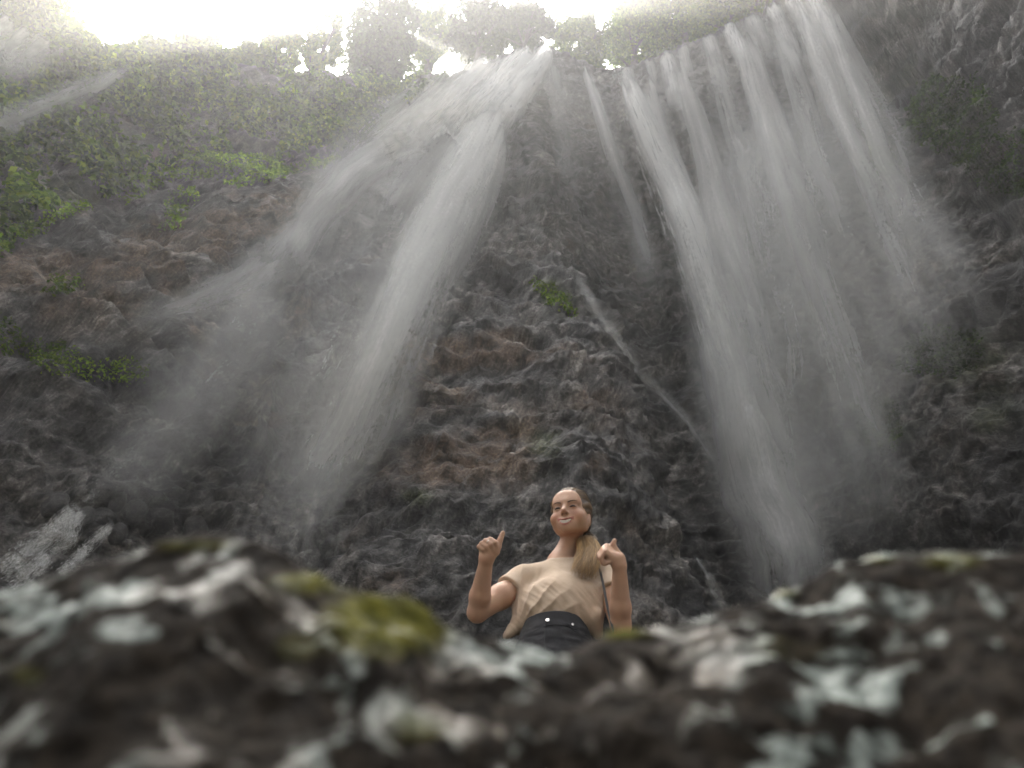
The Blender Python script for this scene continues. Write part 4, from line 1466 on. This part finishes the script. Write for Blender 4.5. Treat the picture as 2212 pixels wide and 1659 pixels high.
# ---- features that sit on the face
M_LASH = mat_plain('lash', (.018, .012, .010), 0.6)
M_BROW = mat_plain('brow_hair', (.11, .068, .040), 0.7)
for s in (-1, 1):
    xs = np.linspace(.019, .046, 9)
    tt = (xs - .0325) / .0135
    pts = np.array([on_face(s * x, .0075 + .0030 * (1 - t_ * t_), .0006) for x, t_ in zip(xs, tt)])
    V, F = tube(pts, 0.0006 + 0.0030 * (1 - np.abs(tt) ** 2.0), 6)
    obj('eye', mesh_np('eye', V, F), M_LASH, person)
    xs = np.linspace(.014, .052, 10)
    tt = np.linspace(0, 1, 10)
    pts = np.array([on_face(s * x, .0265 + .0080 * math.sin(t_ * 2.3), .0000) for x, t_ in zip(xs, tt)])
    V, F = tube(pts, 0.0027 * (1 - 0.7 * tt ** 2), 6)
    obj('eyebrow', mesh_np('eyebrow', V, F), M_BROW, person)
for s in (-1, 1):
    V, F = tube(np.array([on_face(s * .0065, -.0255, -.001), on_face(s * .0095, -.0260, -.001), on_face(s * .0115, -.0250, -.001)]), [.0012, .0022, .0010], 6)
    obj('nostril', mesh_np('nostril', V, F), M_LASH, person)
rows = []
for x in np.linspace(-.0245, .0245, 19):
    zt = -.0512 + 10.5 * x * x; zb = -.0655 + 23.0 * x * x
    y = .0905 - 9.5 * x * x
    notch = 0.0006 * math.cos(x / .0058 * 2 * math.pi)
    rows.append([H(x, y - .004, zt + .002), H(x, y + notch, zt), H(x, y + notch, (zt + zb) / 2), H(x, y - .001, zb + .0008), H(x, y - .006, zb)])
T_ = np.array(rows); nt_, mt_ = T_.shape[:2]
ti = np.arange(nt_ * mt_).reshape(nt_, mt_)
obj('teeth', mesh_np('teeth', T_.reshape(-1, 3), np.stack([ti[:-1, :-1], ti[:-1, 1:], ti[1:, 1:], ti[1:, :-1]], -1).reshape(-1, 4)), mat_plain('teeth', (.80, .75, .64), 0.3), person)

# ---- shirt
def build_shirt():
    S = Field([-.14, 2.42, 1.36], [.56, 2.96, 1.96], 0.0045)
    # sleeves first, cut off at their ends, then the rest of the shirt is grown onto them
    for Sh, E, ra, rb, fr in ((SL, EL, .058, .066, .44), (SR, ER, .060, .066, .46)):
        S.cone(Sh, Sh * (1 - fr) + E * fr, ra, rb, .012)
    for Sh, E, fr in ((SL, EL, .33), (SR, ER, .40)):
        p = Sh * (1 - fr) + E * fr
        S.clip_plane(p, E - Sh, p - .14, p + .14)
    S.ell([.212, 2.755, 1.705], [.158, .098, .165], k=.03)
    S.cone(NECKB + [0, .012, -.045], SL + [0, 0, .004], .058, .056, .03)
    S.cone(NECKB + [0, .012, -.045], SR + [0, 0, .004], .058, .056, .03)
    S.ell(NECKB + [0, .01, -.03], [.068, .062, .045], k=.02)
    S.ell([.205, 2.676, 1.682], [.128, .056, .062], k=.05)
    S.ell([.175, 2.718, 1.615], [.150, .106, .100], k=.05)
    # loose side panels hanging over the waistband
    hl = at_y(1092, 1374, 2.70)
    S.cone([.065, 2.74, 1.66], at_y(1126, 1345, 2.72), .062, .034, .04)
    S.cone(at_y(1126, 1345, 2.72), hl, .032, .012, .02)
    S.cone([.300, 2.71, 1.66], at_y(1282, 1335, 2.69), .060, .040, .04)
    S.cone(at_y(1282, 1335, 2.69), at_y(1292, 1372, 2.72), .038, .018, .02)
    S.cone(NECKB + [0, .0, -.004], NECKB + [.004, -.01, .10], .056, .062, .008, True)
    V, F = S.mesh()
    V = relax(V, F, 3, 0.5)
    N = vnormals(V, F)
    # folds pulled from the bust down to the tuck
    px, py, _ = project(V)
    a = px - 1182; b = py - 1338
    fan = np.arctan2(-(b - 30), (a + 70))                # fan of creases running up from the tuck
    r = np.hypot(a + 70, b - 30)
    m = smooth(25, 60, r) * (1 - smooth(110, 175, r)) * smooth(0.10, 0.35, fan) * (1 - smooth(1.45, 1.8, fan))
    wv = fan * 13.0 + 1.2 * fbm(V * [8, 8, 8], 2, 71)
    fold = (1 - np.abs(np.sin(wv))) ** 1.5 - 0.3
    d = 0.0065 * fold * m
    q = V @ np.array([[.75, 0, .66], [0, 1, 0], [-.66, 0, .75]]).T
    f2 = fbm(q * [30, 12, 5.0], 3, 77, ridged=True)
    low = 1 - smooth(1.66, 1.78, V[:, 2])
    d = d + 0.0038 * f2 * (0.15 + 0.85 * low) + 0.003 * fbm(V * 11, 2, 79)
    # gathered cloth just above the waistband
    gather = np.exp(-((V[:, 2] - 1.575) / .03) ** 2)
    d = d + gather * 0.004 * np.sin(px * 0.22 + 2.0 * fbm(V * 7, 2, 81))
    V = V + N * d[:, None]
    return V, F


SV, SF = build_shirt()
M_SHIRT = mat_cloth('beige_cotton', (.50, .375, .265), (.57, .44, .32), 18.0)
shirt = obj('shirt', mesh_np('shirt', SV, SF), M_SHIRT, person)
SBVH = BVHTree.FromPolygons(SV.tolist(), SF.tolist())


def on_mesh(bvh, px, py, out=0.0):
    d = Vector(ray(px, py)).normalized()
    loc, nor, i, dist = bvh.ray_cast(Vector((0, 0, 0)), d)
    if loc is None:
        return None
    return np.array(loc) - np.array(d) * out


# rolled sleeve hems and neckband
def ring_tube(c, n, rx, r, bvhV, name, wob=0.0):
    n = unit(n)
    a = unit(np.cross(n, [0.2, 0.3, 0.9])); b = np.cross(n, a)
    D = (bvhV - c); h = D @ n
    m = np.abs(h) < 0.018
    Q = bvhV[m] - c; Q = Q - np.outer(Q @ n, n)
    ang = np.arctan2(Q @ b, Q @ a); rad = np.linalg.norm(Q, axis=1)
    sel = rad < rx
    ang, rad = ang[sel], rad[sel]
    pts = []
    for t in np.linspace(-np.pi, np.pi, 41)[:-1]:
        w = np.exp(-(np.angle(np.exp(1j * (ang - t))) / 0.22) ** 2)
        R = (w * rad).sum() / max(w.sum(), 1e-6)
        pts.append(c + (a * math.cos(t) + b * math.sin(t)) * (R + 0.001) + n * wob * math.sin(3 * t))
    pts = np.array(pts + pts[:1])
    return tube(pts, np.full(len(pts), r), 8)


for Sh, E, fr in ((SL, EL, .31), (SR, ER, .38)):
    c = Sh * (1 - fr) + E * fr
    V, F = ring_tube(c, E - Sh, .10, .0055, SV, 'sleeve_hem', .002)
    obj('sleeve_hem', mesh_np('sleeve_hem', V, F), M_SHIRT, shirt)


# ---- shorts
def build_shorts():
    S = Field([-.08, 2.48, .98], [.40, 2.97, 1.62], 0.005)
    def body_fn(P):
        z = P[..., 2]
        t = np.clip((1.575 - z) / .20, 0, 1)
        rx = .122 + .048 * t; ry = .104 + .022 * t
        cx = .165 - .016 * t; cy_ = 2.722 + .008 * t
        e = np.sqrt(((P[..., 0] - cx) / rx) ** 2 + ((P[..., 1] - cy_) / ry) ** 2)
        d = (e - 1) * np.minimum(rx, ry)
        return np.maximum(d, np.maximum(z - 1.572, 1.30 - z))
    S._apply([-.06, 2.52, 1.28], [.36, 2.92, 1.59], body_fn, .006)
    for sx in (-1, 1):
        h_ = HIP + [sx * .082, .0, -.04]
        S.cone(h_, h_ + [sx * .012, -.02, -.22], .100, .098, .03)
    S.clip_plane([0, 0, 1.115], [0, 0, -1], [-.1, 2.4, .95], [.45, 3.0, 1.115])
    V, F = S.mesh()
    V = relax(V, F, 1, 0.4)
    N = vnormals(V, F)
    d = 0.004 * fbm(V * [14, 14, 34], 3, 91, ridged=True) * (1 - smooth(1.51, 1.54, V[:, 2]))
    V = V + N * d[:, None]
    return V, F


KV, KF = build_shorts()
M_DENIM = mat_cloth('black_denim', (.006, .006, .008), (.016, .016, .019), 60.0, 0.8, 0.5)
shorts = obj('shorts', mesh_np('shorts', KV, KF), M_DENIM, person)
KBVH = BVHTree.FromPolygons(KV.tolist(), KF.tolist())
M_STEEL = mat_plain('bright_metal', (.78, .76, .72), 0.25, 1.0)


def stud(px, py, r, name, parent):
    p = on_mesh(KBVH, px, py)
    if p is None:
        return
    loc, nor, i, dist = KBVH.find_nearest(Vector(p))
    n = unit(nor)
    if n @ ray(px, py) > 0:
        n = -n
    a = unit(np.cross(n, [0, 0, 1])); b = np.cross(n, a)
    prof = [(1.0, 0.0), (1.0, .22), (.88, .36), (.55, .38), (.42, .28), (.0, .30)]
    rows = []
    for rr_, hh_ in prof:
        rows.append([p + (a * math.cos(t) + b * math.sin(t)) * rr_ * r + n * hh_ * r for t in np.linspace(0, 2 * np.pi, 17)[:-1]])
    R_ = np.array(rows); idx = np.arange(R_.shape[0] * 16).reshape(-1, 16)
    F = np.stack([idx[:-1], np.roll(idx[:-1], -1, 1), np.roll(idx[1:], -1, 1), idx[1:]], -1).reshape(-1, 4)
    obj(name, mesh_np(name, R_.reshape(-1, 3), F), M_STEEL, parent)


stud(1183, 1340, .0085, 'button', shorts)
stud(1237, 1349, .0052, 'rivet', shorts)

# seams of the fly and front pocket, belt loop
def seam(pix, r, name, bvh, parent, mat):
    pts = [on_mesh(bvh, *p, 0.0008) for p in pix]
    pts = [p for p in pts if p is not None]
    if len(pts) < 2:
        return
    V, F = tube(catmull(pts, 14), np.full(14, r), 5)
    obj(name, mesh_np(name, V, F), mat, parent)


seam([(1178, 1345), (1177, 1365), (1176, 1390), (1178, 1405)], .0016, 'fly_seam', KBVH, shorts, M_DENIM)
seam([(1226, 1346), (1240, 1362), (1262, 1372), (1276, 1376)], .0016, 'pocket_seam', KBVH, shorts, M_DENIM)
seam([(1148, 1366), (1180, 1352), (1215, 1350), (1250, 1362)], .0014, 'waistband_seam', KBVH, shorts, M_DENIM)

# ---- ring on the middle finger of the picture-left hand
c0 = RING_AT[0] * .45 + RING_AT[1] * .55
nn = unit(RING_AT[1] - RING_AT[0])
aa = unit(np.cross(nn, [0.3, 0.1, 0.9])); bb = np.cross(nn, aa)
rp = np.array([c0 + (aa * math.cos(t) + bb * math.sin(t)) * .0108 for t in np.linspace(0, 2 * np.pi, 25)])
V, F = tube(rp, np.full(25, .0013), 6)
obj('finger_ring', mesh_np('finger_ring', V, F), M_STEEL, person)

# ---- hair: a slicked-back cap and a ponytail brought forward over the shoulder
def mat_hair():
    t = NT('hair')
    p = t.principled(Base_Color=t.attr('tint', True), Roughness=0.42)
    p.inputs['Specular IOR Level'].default_value = 0.5
    return t.surf(p.outputs[0])


M_HAIR = mat_hair()


def strand_set(curves, radii, cols, sides=4):
    Vs, Fs, Cs, o = [], [], [], 0
    for P, r, c in zip(curves, radii, cols):
        V, F = tube(P, r, sides)
        Vs.append(V); Fs.append(F + o); o += len(V)
        Cs.append(np.repeat(c, sides, 0))
    me = mesh_np('hair', np.vstack(Vs), np.vstack(Fs))
    vcol(me, 'tint', np.vstack(Cs))
    return me


def build_hair():
    rng = np.random.default_rng(5)
    S = Field(HEAD - .15, HEAD + .15, 0.004)
    S.ell(H(0, -.017, .043), [.0870, .0990, .0975], HR, .01)
    S.ell(H(0.01, -.070, -.005), [.055, .050, .055], HR, .03)
    n = -.90 * hy + .44 * hz
    S.clip_plane(HEAD + n * (-.031), -n, HEAD - .15, HEAD + .15, .006)
    S.clip_plane(H(0, 0, -.062), -hz, HEAD - .15, HEAD + .15, .01)
    V, F = S.mesh()
    V = relax(V, F, 2, .5)
    L = (V - HEAD) @ HR.T
    N = vnormals(V, F)
    # combed grooves running back from the hairline
    g_ = np.arctan2(L[:, 0], L[:, 2] + .05)
    gr = vnoise(np.stack([g_ * 26, L[:, 1] * 6, np.zeros(len(V))], -1), 3)
    V = V + N * (0.0016 * gr)[:, None]
    c0 = np.array([.075, .047, .026]); c1 = np.array([.21, .135, .070])
    m = np.clip(.30 + .5 * gr + 3.0 * (L[:, 1] - .02), 0, 1)[:, None]
    col = c0 * (1 - m) + c1 * m
    me = mesh_np('hair', V, F); vcol(me, 'tint', col)
    hair = obj('hair', me, M_HAIR, person)
    # flyaway and combed surface strands
    cur, rad, cc = [], [], []
    HB = BVHTree.FromPolygons(V.tolist(), F.tolist())
    for k in range(190):
        th = rng.uniform(-1.25, 1.25)
        lift0 = 0.0006 + (0.005 * rng.random() if rng.random() < .10 else 0)
        pts = []
        for u_ in np.linspace(0, 1, 9):
            e = 0.55 + 1.45 * u_
            d = np.array([math.sin(th) * math.sin(e + .2), math.cos(e) * 1.0, math.cos(th) * math.sin(e + .15)])
            o = H(*(np.array([0, -.017, .036]) + d * .20))
            loc, nor, i, dist = HB.ray_cast(Vector(o), Vector(H(0, -.017, .036) - o).normalized())
            if loc is None:
                continue
            lift = lift0
            pts.append(np.array(loc) + unit(o - H(0, -.017, .036)) * lift)
        if len(pts) < 5:
            continue
        P = catmull(pts, 12)
        Lp = (P - HEAD) @ HR.T
        keep = (-.9 * Lp[:, 1] + .44 * Lp[:, 2]) > -.035
        P = P[keep]
        if len(P) < 4:
            continue
        cur.append(P); rad.append(np.full(len(P), .0010) * np.linspace(1, .5, len(P)))
        tone = rng.uniform(0.2, 1.0)
        cc.append(np.tile(c0 * (1 - tone) + np.array([.26, .18, .10]) * tone, (len(P), 1)))
    # ponytail
    root_c = H(.036, -.088, -.030)
    path = np.array([root_c, H(.062, -.070, -.075), at_y(1268, 1170, 2.715), at_y(1274, 1195, 2.655), at_y(1266, 1222, 2.615), at_y(1258, 1248, 2.600)])
    cpath = catmull(path, 26)
    for k in range(520):
        ang = rng.uniform(0, 2 * np.pi); rr_ = math.sqrt(rng.random())
        spread = np.interp(np.linspace(0, 1, 26), [0, .12, .45, .75, 1], [.018, .024, .044, .056, .050])
        flat = np.array([math.cos(ang), math.sin(ang) * .55]) * rr_
        T = np.gradient(cpath, axis=0); T /= np.linalg.norm(T, axis=1)[:, None]
        A = np.array([1.0, 0, 0]) - T * T[:, :1]; A /= np.linalg.norm(A, axis=1)[:, None]
        Bn = np.cross(A, T)
        ph = rng.uniform(0, 6.28, 2); fr = rng.uniform(5, 12)
        s_ = np.linspace(0, 1, 26)
        wave = 0.0075 * s_ ** 1.2 * np.sin(fr * s_ * 2 + ph[0]); wave2 = 0.007 * s_ * np.sin(fr * s_ * 1.6 + ph[1])
        P = cpath + A * ((flat[0] * spread + wave + rng.normal(0, .006) * s_ ** 2))[:, None] + Bn * (flat[1] * spread + wave2)[:, None]
        end = int(rng.uniform(19, 26)) if rng.random() < .8 else int(rng.uniform(13, 20))
        P = P[:end]
        n_ = len(P)
        cur.append(P); rad.append(rng.uniform(.0011, .0020) * (1 - 0.75 * np.linspace(0, 1, n_) ** 3))
        tone = rng.uniform(.35, 1.0)
        f_ = smooth(.10, .55, np.linspace(0, n_ / 26, n_))[:, None]
        cc.append((c0 * (1 - f_) + np.array([.46, .29, .125]) * f_) * (0.20 + 1.1 * tone ** 1.3))
    obj('ponytail', strand_set(cur, rad, cc), M_HAIR, hair)


build_hair()

# ---- bag hung on the shoulder: strap over the front, small bag at the hip
M_LEATHER = mat_plain('dark_leather', (.035, .030, .028), 0.5)
bag = empty('shoulder_bag', (0.42, 2.62, 1.22), 'thin dark bag strap running down beside the arm at picture right', 'bag')
sp = [at_y(1292, 1212, 2.700), at_y(1296, 1232, 2.640), at_y(1303, 1262, 2.625), at_y(1310, 1300, 2.620), at_y(1317, 1330, 2.615), at_y(1324, 1362, 2.60), at_y(1326, 1390, 2.60), [.40, 2.61, 1.33]]
cp_ = catmull(sp, 40)
T = np.gradient(cp_, axis=0); T /= np.linalg.norm(T, axis=1)[:, None]
A = np.cross(T, cp_ / np.linalg.norm(cp_, axis=1)[:, None]); A /= np.linalg.norm(A, axis=1)[:, None]
Bn = np.cross(A, T)
sec = [(-.0048, -.0014), (.0048, -.0014), (.0048, .0014), (-.0048, .0014)]
SVv = np.stack([cp_ + A * a_ + Bn * b_ for a_, b_ in sec], 1).reshape(-1, 3)
ix = np.arange(len(SVv)).reshape(-1, 4)
SFf = np.stack([ix[:-1], np.roll(ix[:-1], -1, 1), np.roll(ix[1:], -1, 1), ix[1:]], -1).reshape(-1, 4)
obj('strap', mesh_np('strap', SVv, SFf, False), M_LEATHER, bag)
BF = Field([.28, 2.50, 1.12], [.54, 2.74, 1.36], .006)
BF.ell([.405, 2.615, 1.265], [.085, .035, .065], k=.01)
BF.cone([.345, 2.615, 1.305], [.465, 2.615, 1.305], .030, .030, .02)
BF.cone([.350, 2.61, 1.225], [.460, 2.61, 1.225], .034, .034, .02)
V, F = BF.mesh()
obj('pouch', mesh_np('pouch', relax(V, F, 1), F), M_LEATHER, bag)
V, F = tube(np.array([[.34, 2.577, 1.285], [.405, 2.571, 1.280], [.47, 2.577, 1.285]]), [.003, .003, .003], 6)
obj('zip', mesh_np('zip', V, F), M_STEEL, bag)
# ================================================================== HAZE: the spray-laden air of the gorge
def build_haze():
    lo = np.array([-46.0, -46.0, -4.0]); hi = np.array([46.0, 78.0, 74.0])
    V = np.array([[x, y, z] for x in (lo[0], hi[0]) for y in (lo[1], hi[1]) for z in (lo[2], hi[2])])
    F = [(0, 1, 3, 2), (4, 6, 7, 5), (0, 4, 5, 1), (2, 3, 7, 6), (0, 2, 6, 4), (1, 5, 7, 3)]
    me = mesh_np('haze', V, F, False)
    m = bpy.data.materials.new('spray_haze'); m.use_nodes = True
    nt = m.node_tree; nt.nodes.clear()
    o = nt.nodes.new('ShaderNodeOutputMaterial')
    v = nt.nodes.new('ShaderNodeVolumePrincipled')
    v.inputs['Color'].default_value = (0.97, 0.96, 0.93, 1)
    v.inputs['Density'].default_value = HAZE_DENSITY
    v.inputs['Anisotropy'].default_value = 0.75
    nt.links.new(v.outputs[0], o.inputs['Volume'])
    obj('haze', me, m, kind='stuff')


HAZE_DENSITY = 0.0041
build_haze()
